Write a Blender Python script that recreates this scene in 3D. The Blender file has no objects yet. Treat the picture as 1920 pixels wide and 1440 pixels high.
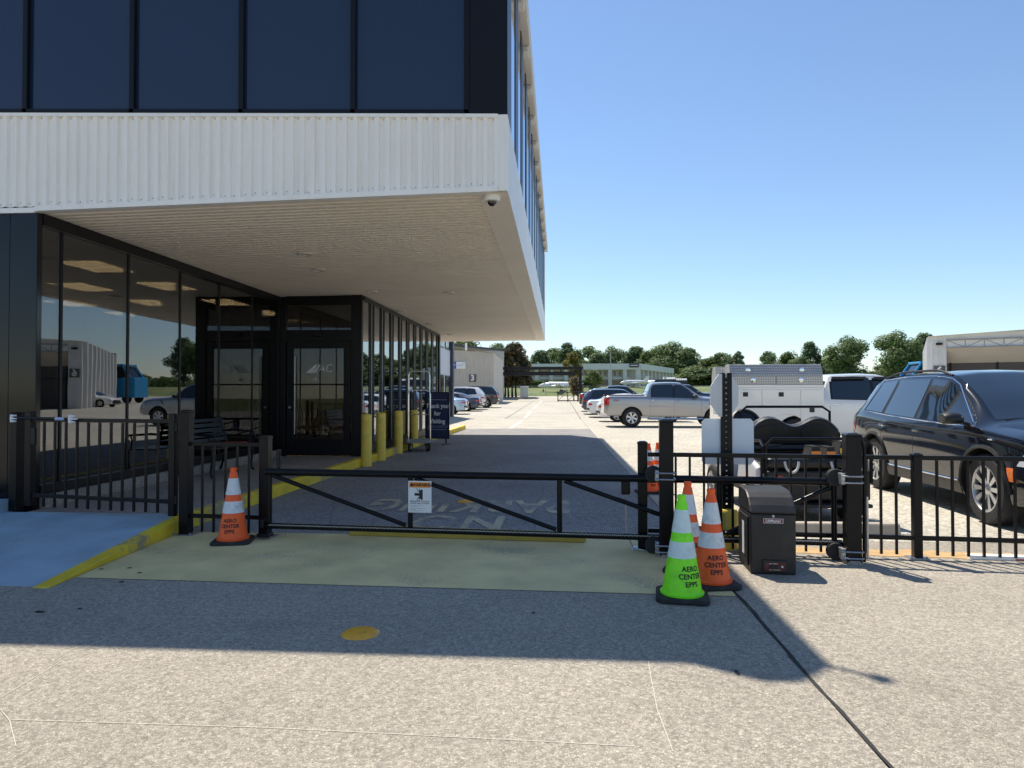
import bpy, bmesh, math, random
from mathutils import Vector, Matrix
R = math.radians
rnd = random.Random(7)
scene = bpy.context.scene
col = scene.collection

# ---------------------------------------------------------------- camera, sky, sun, exposure
F_PX, CAM_H = 1274.0, 1.4
YAW, PITCH = R(3.996), R(0.944)
cam_data = bpy.data.cameras.new('camera')
cam_data.sensor_width = 36.0
cam_data.lens = 36.0 * F_PX / 1920.0
cam_data.clip_start, cam_data.clip_end = 0.05, 4000.0
cam = bpy.data.objects.new('camera', cam_data)
cam.location = (0, 0, CAM_H)
cam.rotation_euler = (R(90) + PITCH, 0, YAW)
col.objects.link(cam)
scene.camera = cam

SUN = Vector((-0.262, 0.492, 1.0)).normalized()          # towards the sun
world = bpy.data.worlds.new('World')
scene.world = world
world.use_nodes = True
wn = world.node_tree.nodes
sky = wn.new('ShaderNodeTexSky')
sky.sky_type = 'NISHITA'
sky.sun_disc = False
sky.sun_elevation = math.asin(SUN.z)
sky.sun_rotation = math.atan2(SUN.x, SUN.y)
sky.air_density, sky.dust_density, sky.ozone_density = 1.05, 0.1, 4.0
wn['Background'].inputs['Strength'].default_value = 0.12
world.node_tree.links.new(sky.outputs[0], wn['Background'].inputs['Color'])

sun_data = bpy.data.lights.new('sun', 'SUN')
sun_data.energy, sun_data.angle, sun_data.color = 5.0, R(0.53), (1.0, 0.92, 0.79)
sun = bpy.data.objects.new('sun', sun_data)
sun.location = (-10, 20, 40)
sun.rotation_euler = SUN.to_track_quat('Z', 'Y').to_euler()
col.objects.link(sun)

vs = scene.view_settings
vs.view_transform, vs.look, vs.gamma, vs.use_curve_mapping = 'Standard', 'None', 1.0, False
vs.exposure = 0.40

# ---------------------------------------------------------------- pixel helpers (photo is 1920 x 1440)
_fw = Vector((-math.sin(YAW) * math.cos(PITCH), math.cos(YAW) * math.cos(PITCH), math.sin(PITCH)))
_rt = Vector((math.cos(YAW), math.sin(YAW), 0))
_up = _rt.cross(_fw)
_C = Vector((0, 0, CAM_H))
def ray(px, py): return _fw + _rt * ((px - 960) / F_PX) - _up * ((py - 720) / F_PX)
def gz(y):                                             # the ground: level, then rising gently to the back of the lot, then a bank
    if y < 40: return 0.0
    if y < 118: return 0.0155 * (y - 40)
    if y < 142: return 1.209 + (y - 118) * 0.085
    return 3.249
def G(px, py, z=0.0):
    d = ray(px, py); return _C + d * ((z - CAM_H) / d.z)
def AY(px, py, Y):
    d = ray(px, py); return _C + d * (Y / d.y)
def AX(px, py, X):
    d = ray(px, py); return _C + d * (X / d.x)

# ---------------------------------------------------------------- materials
MATS = {}
def mat(name, color, rough=0.5, metal=0.0, spec=0.5, coat=0.0, var=0.0, vscale=6.0, bump=0.0, bscale=60.0, emit=None, estr=0.0,
        dirt=None, dscale=2.0, damt=0.0, coord='Object', streak=None):
    if name in MATS: return MATS[name]
    m = bpy.data.materials.new(name); m.use_nodes = True
    nt = m.node_tree; n = nt.nodes; l = nt.links
    b = n['Principled BSDF']
    c4 = (*color, 1.0)
    b.inputs['Base Color'].default_value = c4
    b.inputs['Roughness'].default_value = rough
    b.inputs['Metallic'].default_value = metal
    b.inputs['Specular IOR Level'].default_value = spec
    if coat: b.inputs['Coat Weight'].default_value = coat; b.inputs['Coat Roughness'].default_value = 0.03
    if emit:
        b.inputs['Emission Color'].default_value = (*emit, 1.0); b.inputs['Emission Strength'].default_value = estr
    if var or bump or dirt:
        tc = n.new('ShaderNodeTexCoord')
        out = tc.outputs[coord]
    src = None
    if var:
        t = n.new('ShaderNodeTexNoise'); t.inputs['Scale'].default_value = vscale; t.inputs['Detail'].default_value = 6
        l.new(out, t.inputs['Vector'])
        mr = n.new('ShaderNodeMapRange'); mr.inputs[1].default_value = 0.25; mr.inputs[2].default_value = 0.75
        mr.inputs[3].default_value = 1 - var; mr.inputs[4].default_value = 1 + var
        l.new(t.outputs['Fac'], mr.inputs[0])
        mx = n.new('ShaderNodeMix'); mx.data_type = 'RGBA'; mx.blend_type = 'MULTIPLY'; mx.inputs[0].default_value = 1
        mx.inputs[6].default_value = c4; l.new(mr.outputs[0], mx.inputs[7]); src = mx.outputs[2]
    if dirt:
        t2 = n.new('ShaderNodeTexNoise'); t2.inputs['Scale'].default_value = dscale; t2.inputs['Detail'].default_value = 9
        t2.inputs['Roughness'].default_value = 0.65
        if streak:
            mp = n.new('ShaderNodeMapping'); mp.inputs['Scale'].default_value = streak; l.new(out, mp.inputs[0]); l.new(mp.outputs[0], t2.inputs['Vector'])
        else: l.new(out, t2.inputs['Vector'])
        cr = n.new('ShaderNodeValToRGB'); cr.color_ramp.elements[0].position = 0.5; cr.color_ramp.elements[1].position = 0.72
        cr.color_ramp.elements[0].color = (0, 0, 0, 1); cr.color_ramp.elements[1].color = (damt, damt, damt, 1)
        l.new(t2.outputs['Fac'], cr.inputs[0])
        mx2 = n.new('ShaderNodeMix'); mx2.data_type = 'RGBA'; l.new(cr.outputs[0], mx2.inputs[0])
        if src: l.new(src, mx2.inputs[6])
        else: mx2.inputs[6].default_value = c4
        mx2.inputs[7].default_value = (*dirt, 1); src = mx2.outputs[2]
    if src: l.new(src, b.inputs['Base Color'])
    if bump:
        t3 = n.new('ShaderNodeTexNoise'); t3.inputs['Scale'].default_value = bscale; t3.inputs['Detail'].default_value = 4
        l.new(out, t3.inputs['Vector'])
        bp = n.new('ShaderNodeBump'); bp.inputs['Strength'].default_value = bump; bp.inputs['Distance'].default_value = 0.01
        l.new(t3.outputs['Fac'], bp.inputs['Height']); l.new(bp.outputs[0], b.inputs['Normal'])
    MATS[name] = m
    return m

def aggregate(name, light, dark, scale, contrast, blot=0.12, rough=0.85, bump=0.5, crack=0.0, stain=0.0):
    """exposed-aggregate concrete: pebbles from a voronoi, blotches from low noise"""
    m = bpy.data.materials.new(name); m.use_nodes = True
    nt = m.node_tree; n = nt.nodes; l = nt.links; b = n['Principled BSDF']
    tc = n.new('ShaderNodeNewGeometry')
    wob = n.new('ShaderNodeTexNoise'); wob.inputs['Scale'].default_value = scale * 0.7; wob.inputs['Detail'].default_value = 2
    l.new(tc.outputs['Position'], wob.inputs['Vector'])
    ad = n.new('ShaderNodeMix'); ad.data_type = 'VECTOR'; ad.inputs[0].default_value = 0.035
    l.new(tc.outputs['Position'], ad.inputs[4]); l.new(wob.outputs['Color'], ad.inputs[5])
    vo = n.new('ShaderNodeTexVoronoi'); vo.inputs['Scale'].default_value = scale; vo.feature = 'DISTANCE_TO_EDGE'
    l.new(ad.outputs[1], vo.inputs['Vector'])
    vc = n.new('ShaderNodeTexVoronoi'); vc.inputs['Scale'].default_value = scale; l.new(ad.outputs[1], vc.inputs['Vector'])
    e = n.new('ShaderNodeMapRange'); e.inputs[1].default_value = 0.0; e.inputs[2].default_value = 0.24; e.inputs[3].default_value = 0; e.inputs[4].default_value = 1
    l.new(vo.outputs['Distance'], e.inputs[0])
    sel = n.new('ShaderNodeTexNoise'); sel.inputs['Scale'].default_value = scale * 0.28; sel.inputs['Detail'].default_value = 3
    l.new(tc.outputs['Position'], sel.inputs['Vector'])
    sm = n.new('ShaderNodeMapRange'); sm.inputs[1].default_value = 0.38; sm.inputs[2].default_value = 0.62; sm.inputs[3].default_value = 0.6; sm.inputs[4].default_value = 1
    l.new(sel.outputs['Fac'], sm.inputs[0])
    inv = n.new('ShaderNodeMath'); inv.operation = 'SUBTRACT'; inv.inputs[0].default_value = 1; l.new(e.outputs[0], inv.inputs[1])
    mul = n.new('ShaderNodeMath'); mul.operation = 'MULTIPLY'; l.new(inv.outputs[0], mul.inputs[0]); l.new(sm.outputs[0], mul.inputs[1])
    mc = n.new('ShaderNodeMath'); mc.operation = 'MULTIPLY'; mc.inputs[1].default_value = contrast; l.new(mul.outputs[0], mc.inputs[0])
    mx = n.new('ShaderNodeMix'); mx.data_type = 'RGBA'; mx.inputs[6].default_value = (*light, 1); mx.inputs[7].default_value = (*dark, 1)
    l.new(mc.outputs[0], mx.inputs[0])
    # pebble to pebble tone
    bw = n.new('ShaderNodeSeparateColor'); l.new(vc.outputs['Color'], bw.inputs[0])
    pr = n.new('ShaderNodeMapRange'); pr.inputs[3].default_value = 0.70; pr.inputs[4].default_value = 1.30; l.new(bw.outputs[0], pr.inputs[0])
    m2 = n.new('ShaderNodeMix'); m2.data_type = 'RGBA'; m2.blend_type = 'MULTIPLY'; m2.inputs[0].default_value = 1
    l.new(mx.outputs[2], m2.inputs[6]); l.new(pr.outputs[0], m2.inputs[7])
    bl = n.new('ShaderNodeTexNoise'); bl.inputs['Scale'].default_value = 0.55; bl.inputs['Detail'].default_value = 8; bl.inputs['Roughness'].default_value = 0.62
    l.new(tc.outputs['Position'], bl.inputs['Vector'])
    br = n.new('ShaderNodeMapRange'); br.inputs[1].default_value = 0.3; br.inputs[2].default_value = 0.7; br.inputs[3].default_value = 1 - blot; br.inputs[4].default_value = 1 + blot
    l.new(bl.outputs['Fac'], br.inputs[0])
    m3 = n.new('ShaderNodeMix'); m3.data_type = 'RGBA'; m3.blend_type = 'MULTIPLY'; m3.inputs[0].default_value = 1
    l.new(m2.outputs[2], m3.inputs[6]); l.new(br.outputs[0], m3.inputs[7])
    last = m3.outputs[2]
    if crack:
        # hairline cracks and oily stains
        cv = n.new('ShaderNodeTexVoronoi'); cv.feature = 'DISTANCE_TO_EDGE'; cv.inputs['Scale'].default_value = 0.33
        cw = n.new('ShaderNodeTexNoise'); cw.inputs['Scale'].default_value = 1.4; cw.inputs['Detail'].default_value = 6
        l.new(tc.outputs['Position'], cw.inputs['Vector'])
        ca = n.new('ShaderNodeMix'); ca.data_type = 'VECTOR'; ca.inputs[0].default_value = 0.22
        l.new(tc.outputs['Position'], ca.inputs[4]); l.new(cw.outputs['Color'], ca.inputs[5]); l.new(ca.outputs[1], cv.inputs['Vector'])
        ce = n.new('ShaderNodeMapRange'); ce.inputs[1].default_value = 0.0; ce.inputs[2].default_value = 0.0035; ce.inputs[3].default_value = crack; ce.inputs[4].default_value = 0
        l.new(cv.outputs['Distance'], ce.inputs[0])
        m4 = n.new('ShaderNodeMix'); m4.data_type = 'RGBA'; l.new(ce.outputs[0], m4.inputs[0]); l.new(last, m4.inputs[6])
        m4.inputs[7].default_value = (*[d * 0.5 for d in dark], 1)
        st = n.new('ShaderNodeTexNoise'); st.inputs['Scale'].default_value = 1.7; st.inputs['Detail'].default_value = 5
        l.new(tc.outputs['Position'], st.inputs['Vector'])
        sr = n.new('ShaderNodeMapRange'); sr.inputs[1].default_value = 0.62; sr.inputs[2].default_value = 0.78; sr.inputs[3].default_value = 0; sr.inputs[4].default_value = 0.45
        l.new(st.outputs['Fac'], sr.inputs[0])
        m5 = n.new('ShaderNodeMix'); m5.data_type = 'RGBA'; l.new(sr.outputs[0], m5.inputs[0]); l.new(m4.outputs[2], m5.inputs[6])
        m5.inputs[7].default_value = (*[0.6 * a + 0.4 * d for a, d in zip(light, dark)], 1)
        last = m5.outputs[2]
    if stain:
        # broad traffic film, drips and pale scuffs at three sizes
        for sc_, lo_, hi_, amt, mulc in ((0.16, .46, .66, .45, (.80, .79, .78)), (0.9, .58, .72, stain, (.70, .68, .66)), (5.0, .64, .74, stain, (.62, .6, .58)), (1.6, .60, .75, .35, (1.16, 1.15, 1.13))):
            sn = n.new('ShaderNodeTexNoise'); sn.inputs['Scale'].default_value = sc_; sn.inputs['Detail'].default_value = 7; sn.inputs['Roughness'].default_value = .6
            if sc_ == 1.6: sn.noise_dimensions = '4D'; sn.inputs['W'].default_value = 3.3
            l.new(tc.outputs['Position'], sn.inputs['Vector'])
            sr2 = n.new('ShaderNodeMapRange'); sr2.inputs[1].default_value = lo_; sr2.inputs[2].default_value = hi_; sr2.inputs[3].default_value = 0; sr2.inputs[4].default_value = amt
            l.new(sn.outputs['Fac'], sr2.inputs[0])
            sm2 = n.new('ShaderNodeMix'); sm2.data_type = 'RGBA'; sm2.blend_type = 'MULTIPLY'; l.new(sr2.outputs[0], sm2.inputs[0]); l.new(last, sm2.inputs[6]); sm2.inputs[7].default_value = (*mulc, 1)
            last = sm2.outputs[2]
    l.new(last, b.inputs['Base Color'])
    b.inputs['Roughness'].default_value = rough
    b.inputs['Specular IOR Level'].default_value = 0.3
    bp = n.new('ShaderNodeBump'); bp.inputs['Strength'].default_value = bump; bp.inputs['Distance'].default_value = 0.006
    hm = n.new('ShaderNodeMath'); hm.operation = 'MULTIPLY'; l.new(e.outputs[0], hm.inputs[0]); l.new(sm.outputs[0], hm.inputs[1])
    l.new(hm.outputs[0], bp.inputs['Height']); l.new(bp.outputs[0], b.inputs['Normal'])
    return m

def worn_paint(name, paint, under, amount, scale=7.0, rough=0.7, edge=0.5):
    m = bpy.data.materials.new(name); m.use_nodes = True
    nt = m.node_tree; n = nt.nodes; l = nt.links; b = n['Principled BSDF']
    tc = n.new('ShaderNodeNewGeometry')
    t = n.new('ShaderNodeTexNoise'); t.inputs['Scale'].default_value = scale; t.inputs['Detail'].default_value = 10; t.inputs['Roughness'].default_value = 0.72
    l.new(tc.outputs['Position'], t.inputs['Vector'])
    t2 = n.new('ShaderNodeTexNoise'); t2.inputs['Scale'].default_value = 1.1; t2.inputs['Detail'].default_value = 3
    l.new(tc.outputs['Position'], t2.inputs['Vector'])
    mu = n.new('ShaderNodeMath'); mu.operation = 'ADD'; l.new(t.outputs['Fac'], mu.inputs[0]); l.new(t2.outputs['Fac'], mu.inputs[1])
    cr = n.new('ShaderNodeMapRange'); cr.inputs[1].default_value = 1.12 - amount; cr.inputs[2].default_value = 1.12 - amount + 0.16
    cr.inputs[3].default_value = 0; cr.inputs[4].default_value = 1
    l.new(mu.outputs[0], cr.inputs[0])
    t3 = n.new('ShaderNodeTexNoise'); t3.inputs['Scale'].default_value = 2.3; t3.inputs['Detail'].default_value = 7; l.new(tc.outputs['Position'], t3.inputs['Vector'])
    pr = n.new('ShaderNodeMapRange'); pr.inputs[1].default_value = .3; pr.inputs[2].default_value = .7; pr.inputs[3].default_value = 0.82; pr.inputs[4].default_value = 1.12
    l.new(t3.outputs['Fac'], pr.inputs[0])
    m0 = n.new('ShaderNodeMix'); m0.data_type = 'RGBA'; m0.blend_type = 'MULTIPLY'; m0.inputs[0].default_value = 1
    m0.inputs[6].default_value = (*paint, 1); l.new(pr.outputs[0], m0.inputs[7])
    mx = n.new('ShaderNodeMix'); mx.data_type = 'RGBA'; l.new(cr.outputs[0], mx.inputs[0])
    l.new(m0.outputs[2], mx.inputs[6]); mx.inputs[7].default_value = (*under, 1)
    l.new(mx.outputs[2], b.inputs['Base Color']); b.inputs['Roughness'].default_value = rough
    t4 = n.new('ShaderNodeTexNoise'); t4.inputs['Scale'].default_value = 90; t4.inputs['Detail'].default_value = 3; l.new(tc.outputs['Position'], t4.inputs['Vector'])
    bp = n.new('ShaderNodeBump'); bp.inputs['Strength'].default_value = 0.35; bp.inputs['Distance'].default_value = 0.006
    l.new(t4.outputs['Fac'], bp.inputs['Height']); l.new(bp.outputs[0], b.inputs['Normal'])
    return m

def glass(name, tint, refl, rough=0.0, wob=0.0):
    """a real tinted pane: what is behind shows through the tint, what is in front mirrors in it"""
    m = bpy.data.materials.new(name); m.use_nodes = True
    nt = m.node_tree; n = nt.nodes; l = nt.links
    n.remove(n['Principled BSDF'])
    tr = n.new('ShaderNodeBsdfTransparent'); tr.inputs[0].default_value = (*tint, 1)
    gl = n.new('ShaderNodeBsdfGlossy'); gl.inputs['Roughness'].default_value = rough; gl.inputs[0].default_value = (0.92, 0.95, 1, 1)
    fr = n.new('ShaderNodeLayerWeight'); fr.inputs[0].default_value = 0.35
    mr = n.new('ShaderNodeMapRange'); mr.inputs[3].default_value = refl; mr.inputs[4].default_value = 0.95; l.new(fr.outputs['Fresnel'], mr.inputs[0])
    mx = n.new('ShaderNodeMixShader'); l.new(mr.outputs[0], mx.inputs[0]); l.new(tr.outputs[0], mx.inputs[1]); l.new(gl.outputs[0], mx.inputs[2])
    if wob:
        g = n.new('ShaderNodeNewGeometry'); t = n.new('ShaderNodeTexNoise'); t.inputs['Scale'].default_value = 0.9; l.new(g.outputs['Position'], t.inputs['Vector'])
        bp = n.new('ShaderNodeBump'); bp.inputs['Strength'].default_value = wob; bp.inputs['Distance'].default_value = 0.02
        l.new(t.outputs['Fac'], bp.inputs['Height']); l.new(bp.outputs[0], gl.inputs['Normal'])
    l.new(mx.outputs[0], n['Material Output'].inputs[0])
    return m

def foliage(name, c0, c1, c2):
    m = bpy.data.materials.new(name); m.use_nodes = True
    nt = m.node_tree; n = nt.nodes; l = nt.links; b = n['Principled BSDF']
    g = n.new('ShaderNodeNewGeometry')
    cr = n.new('ShaderNodeValToRGB'); e = cr.color_ramp.elements
    e[0].color = (*c0, 1); e[1].color = (*c2, 1); k = e.new(0.55); k.color = (*c1, 1)
    l.new(g.outputs['Random Per Island'], cr.inputs[0]); l.new(cr.outputs[0], b.inputs['Base Color'])
    b.inputs['Roughness'].default_value = 0.55; b.inputs['Specular IOR Level'].default_value = 0.35
    tl = n.new('ShaderNodeBsdfTranslucent'); l.new(cr.outputs[0], tl.inputs[0])
    mx = n.new('ShaderNodeMixShader'); mx.inputs[0].default_value = 0.5
    l.new(b.outputs[0], mx.inputs[1]); l.new(tl.outputs[0], mx.inputs[2]); l.new(mx.outputs[0], n['Material Output'].inputs[0])
    return m

# ---------------------------------------------------------------- mesh building
class B:
    def __init__(s): s.v, s.f, s.mi = [], [], []; s.cur = 0
    def add(s, vs_, fs):
        o = len(s.v); s.v += [tuple(v) for v in vs_]; s.f += [tuple(i + o for i in f) for f in fs]; s.mi += [s.cur] * len(fs); return s
    def box(s, x0, x1, y0, y1, z0, z1, m=None):
        vs_ = [(x, y, z) for z in (z0, z1) for y in (y0, y1) for x in (x0, x1)]
        if m: vs_ = [m @ Vector(v) for v in vs_]
        return s.add(vs_, [(0, 2, 3, 1), (4, 5, 7, 6), (0, 1, 5, 4), (2, 6, 7, 3), (0, 4, 6, 2), (1, 3, 7, 5)])
    def cbox(s, c, d, m=None): return s.box(c[0]-d[0]/2, c[0]+d[0]/2, c[1]-d[1]/2, c[1]+d[1]/2, c[2]-d[2]/2, c[2]+d[2]/2, m)
    def bar(s, p0, p1, w, h, up=(0, 0, 1)):
        p0, p1 = Vector(p0), Vector(p1); d = (p1 - p0).normalized(); u = Vector(up)
        if abs(d.dot(u)) > 0.99: u = Vector((1, 0, 0))
        a = d.cross(u).normalized() * (w / 2); c = a.cross(d).normalized() * (h / 2)
        vs_ = [p + q for p in (p0, p1) for q in (-a - c, a - c, a + c, -a + c)]
        return s.add(vs_, [(0, 1, 2, 3), (7, 6, 5, 4), (0, 4, 5, 1), (1, 5, 6, 2), (2, 6, 7, 3), (3, 7, 4, 0)])
    def tube(s, path, r, n=10, closed=False, caps=True):
        path = [Vector(p) for p in path]; k = len(path); rr = r if isinstance(r, (list, tuple)) else [r] * k
        o = len(s.v); ref = None
        for i, p in enumerate(path):
            if closed: d = path[(i + 1) % k] - path[i - 1]
            else: d = path[min(i + 1, k - 1)] - path[max(i - 1, 0)]
            d.normalize()
            if ref is None: ref = Vector((0, 0, 1)) if abs(d.z) < 0.9 else Vector((1, 0, 0))
            a = d.cross(ref).normalized(); ref = a.cross(d).normalized()
            for j in range(n):
                t = 2 * math.pi * j / n; s.v.append(tuple(p + (a * math.cos(t) + ref * math.sin(t)) * rr[i]))
        for i in range(k if closed else k - 1):
            i2 = (i + 1) % k
            for j in range(n):
                j2 = (j + 1) % n; s.f.append((o + i*n + j, o + i*n + j2, o + i2*n + j2, o + i2*n + j)); s.mi.append(s.cur)
        if caps and not closed:
            s.f.append(tuple(o + j for j in range(n))[::-1]); s.f.append(tuple(o + (k-1)*n + j for j in range(n))); s.mi += [s.cur] * 2
        return s
    def lathe(s, prof, n=24, c=(0, 0, 0), axis='z'):
        o = len(s.v)
        for (r, z) in prof:
            for j in range(n):
                t = 2 * math.pi * j / n
                p = (r * math.cos(t), r * math.sin(t), z) if axis == 'z' else ((r * math.cos(t), z, r * math.sin(t)) if axis == 'y' else (z, r * math.cos(t), r * math.sin(t)))
                s.v.append((c[0] + p[0], c[1] + p[1], c[2] + p[2]))
        for i in range(len(prof) - 1):
            for j in range(n):
                j2 = (j + 1) % n; s.f.append((o + i*n + j, o + i*n + j2, o + (i+1)*n + j2, o + (i+1)*n + j)); s.mi.append(s.cur)
        if prof[0][0] > 1e-6: s.f.append(tuple(o + j for j in range(n))[::-1]); s.mi.append(s.cur)
        if prof[-1][0] > 1e-6: s.f.append(tuple(o + (len(prof)-1)*n + j for j in range(n))); s.mi.append(s.cur)
        return s
    def prism(s, poly, axis, a0, a1):
        """poly in the two other axes; axis 'x': (y,z), 'y': (x,z), 'z': (x,y)"""
        def P(p, a): return (a, p[0], p[1]) if axis == 'x' else ((p[0], a, p[1]) if axis == 'y' else (p[0], p[1], a))
        k = len(poly); vs_ = [P(p, a0) for p in poly] + [P(p, a1) for p in poly]
        return s.add(vs_, [tuple(range(k))[::-1], tuple(range(k, 2*k))] + [(i, (i+1) % k, k + (i+1) % k, k + i) for i in range(k)])
    def quad(s, a, b, c, d): return s.add([a, b, c, d], [(0, 1, 2, 3)])
    def grid(s, rows):
        nr, nc = len(rows), len(rows[0])
        return s.add([p for r in rows for p in r], [(i*nc + j, i*nc + j + 1, (i+1)*nc + j + 1, (i+1)*nc + j) for i in range(nr-1) for j in range(nc-1)])
    def mesh(s, name, fix=True, smooth=None):
        me = bpy.data.meshes.new(name); me.from_pydata(s.v, [], s.f)
        if any(s.mi): me.polygons.foreach_set('material_index', s.mi)
        if fix:
            bm = bmesh.new(); bm.from_mesh(me); bmesh.ops.remove_doubles(bm, verts=bm.verts, dist=1e-5)
            bmesh.ops.recalc_face_normals(bm, faces=bm.faces); bm.to_mesh(me); bm.free()
        if smooth is not None:
            me.shade_smooth(); me.set_sharp_from_angle(angle=R(smooth))
        me.update(); return me
    def build(s, name, m, parent=None, smooth=None, bevel=0.0, fix=True, loc=None, rot=None):
        me = s.mesh(name, fix, smooth)
        for q in (m if isinstance(m, (list, tuple)) else [m]): me.materials.append(q)
        return link(name, me, parent, bevel, loc, rot)

def link(name, me, parent=None, bevel=0.0, loc=None, rot=None, m=None):
    o = bpy.data.objects.new(name, me); col.objects.link(o)
    if parent: o.parent = parent
    if loc is not None: o.location = loc
    if rot is not None: o.rotation_euler = rot
    if bevel:
        bv = o.modifiers.new('bevel', 'BEVEL'); bv.width = bevel; bv.segments = 2; bv.limit_method = 'ANGLE'; bv.angle_limit = R(40)
    if m is not None:
        if len(me.materials) == 0: me.materials.append(m)
        o.material_slots[0].link = 'OBJECT'; o.material_slots[0].material = m
    return o
def tag(o, label, cat, group=None):
    o['label'] = label; o['category'] = cat
    if group: o['group'] = group
    return o
def thing(name, label, cat, loc=(0, 0, 0), rz=0.0, group=None):
    o = bpy.data.objects.new(name, None); o.empty_display_size = 0.2; col.objects.link(o)
    o.location = loc; o.rotation_euler = (0, 0, rz)
    return tag(o, label, cat, group)
def structure(o): o['kind'] = 'structure'; return o
def stuff(o): o['kind'] = 'stuff'; return o
def dup(root, loc, rz=None, label=None, group=None, scale=None):
    r = root.copy(); col.objects.link(r); r.location = loc
    if rz is not None: r.rotation_euler = (0, 0, rz)
    if scale is not None: r.scale = scale if isinstance(scale, (tuple, list)) else (scale,) * 3
    if label: r['label'] = label
    if group: r['group'] = group
    for ch in list(root.children):
        c = ch.copy(); col.objects.link(c); c.parent = r
        for g in ch.children:
            d = g.copy(); col.objects.link(d); d.parent = c
    return r
def text_mesh(body, size, name='lettering', bold=0.0, spacing=1.0, shear=0.0, depth=0.0, line=1.0, align='CENTER', xs=1.0):
    cu = bpy.data.curves.new(name, 'FONT'); cu.body = body; cu.size = size; cu.align_x = align; cu.align_y = 'CENTER'
    cu.offset = bold; cu.space_character = spacing; cu.shear = shear; cu.extrude = depth; cu.space_line = line
    cu.resolution_u = 3
    t = bpy.data.objects.new(name, cu); col.objects.link(t)
    dg = bpy.context.evaluated_depsgraph_get()
    me = bpy.data.meshes.new_from_object(t.evaluated_get(dg)); me.name = name
    bpy.data.objects.remove(t); bpy.data.curves.remove(cu)
    if xs != 1.0:
        for v in me.vertices: v.co.x *= xs
    me.materials.clear()
    return me
def lettering(name, body, size, m, parent, loc, rot, **k):
    me = text_mesh(body, size, name, **k); me.materials.append(m)
    return link(name, me, parent, loc=loc, rot=rot)
FRONT = (R(90), 0, 0)                                   # faces -Y, reads from the camera side

# palette
M_BLACK = mat('black_powder_coat', (0.006, 0.006, 0.008), 0.30, spec=0.22, var=0.25, vscale=9, bump=0.05, bscale=200, dirt=(0.05, 0.045, 0.04), dscale=5, damt=0.12)
M_BLKMETAL = mat('black_aluminium', (0.008, 0.008, 0.010), 0.4, spec=0.3, var=0.2, vscale=3, dirt=(0.03, 0.03, 0.03), dscale=3, damt=0.2)
M_RUBBER = mat('black_rubber', (0.018, 0.018, 0.02), 0.75, var=0.3, vscale=20, dirt=(0.09, 0.085, 0.08), dscale=9, damt=0.4)
M_STEEL = mat('galvanised_steel', (0.42, 0.43, 0.45), 0.4, 0.8, var=0.2, vscale=30)
M_CHROME = mat('chrome', (0.75, 0.76, 0.78), 0.12, 1.0)
M_WHITE = mat('white_paint', (0.78, 0.78, 0.77), 0.45, var=0.05, vscale=3)
M_CLADW = mat('white_ribbed_cladding', (0.93, 0.90, 0.855), 0.5, var=0.025, vscale=1.2, dirt=(0.62, 0.57, 0.49), dscale=3.0, damt=0.26, streak=(3.0, 3.0, 0.22))
M_SOFFIT = mat('cream_soffit', (0.93, 0.845, 0.72), 0.6, var=0.03, vscale=0.8, dirt=(0.7, 0.62, 0.5), dscale=1.2, damt=0.2)
M_YELLOW = worn_paint('yellow_kerb_paint', (0.78, 0.56, 0.03), (0.34, 0.29, 0.18), 0.08, 13)
M_BOLL = mat('yellow_bollard_plastic', (0.90, 0.66, 0.11), 0.42, var=0.1, vscale=5, dirt=(0.3, 0.22, 0.05), dscale=4, damt=0.3)
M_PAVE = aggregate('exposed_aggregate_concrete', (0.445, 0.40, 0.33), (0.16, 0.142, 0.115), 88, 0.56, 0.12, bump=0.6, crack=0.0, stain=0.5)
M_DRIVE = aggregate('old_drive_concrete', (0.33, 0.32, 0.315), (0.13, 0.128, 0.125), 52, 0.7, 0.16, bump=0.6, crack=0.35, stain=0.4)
M_LOT = aggregate('cream_lot_concrete', (0.50, 0.465, 0.39), (0.30, 0.28, 0.24), 30, 0.45, 0.12, bump=0.2, stain=0.4)  # the lot's own paler cream concrete
M_WALK = aggregate('sidewalk_concrete', (0.34, 0.30, 0.265), (0.18, 0.165, 0.15), 60, 0.6, 0.16, bump=0.3)
# ================================================================ GROUND
M_GRASS = mat('grass_ground', (0.12, 0.16, 0.045), 0.9, var=0.35, vscale=0.35, dirt=(0.3, 0.27, 0.09), dscale=0.08, damt=0.8)
M_DIRT = mat('joint_dirt', (0.05, 0.045, 0.04), 0.95, var=0.3, vscale=20)
b = B()
ys = [-300, -60, 0, 40, 60, 80, 100, 118, 124, 130, 136, 142, 200, 400, 620]
xs = [-400, -300, -100, -40, 0, 40, 100, 300, 500]
b.grid([[(x, y, gz(y) - 0.07) for x in xs] for y in ys])
structure(b.build('ground', M_GRASS, smooth=60))

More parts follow.
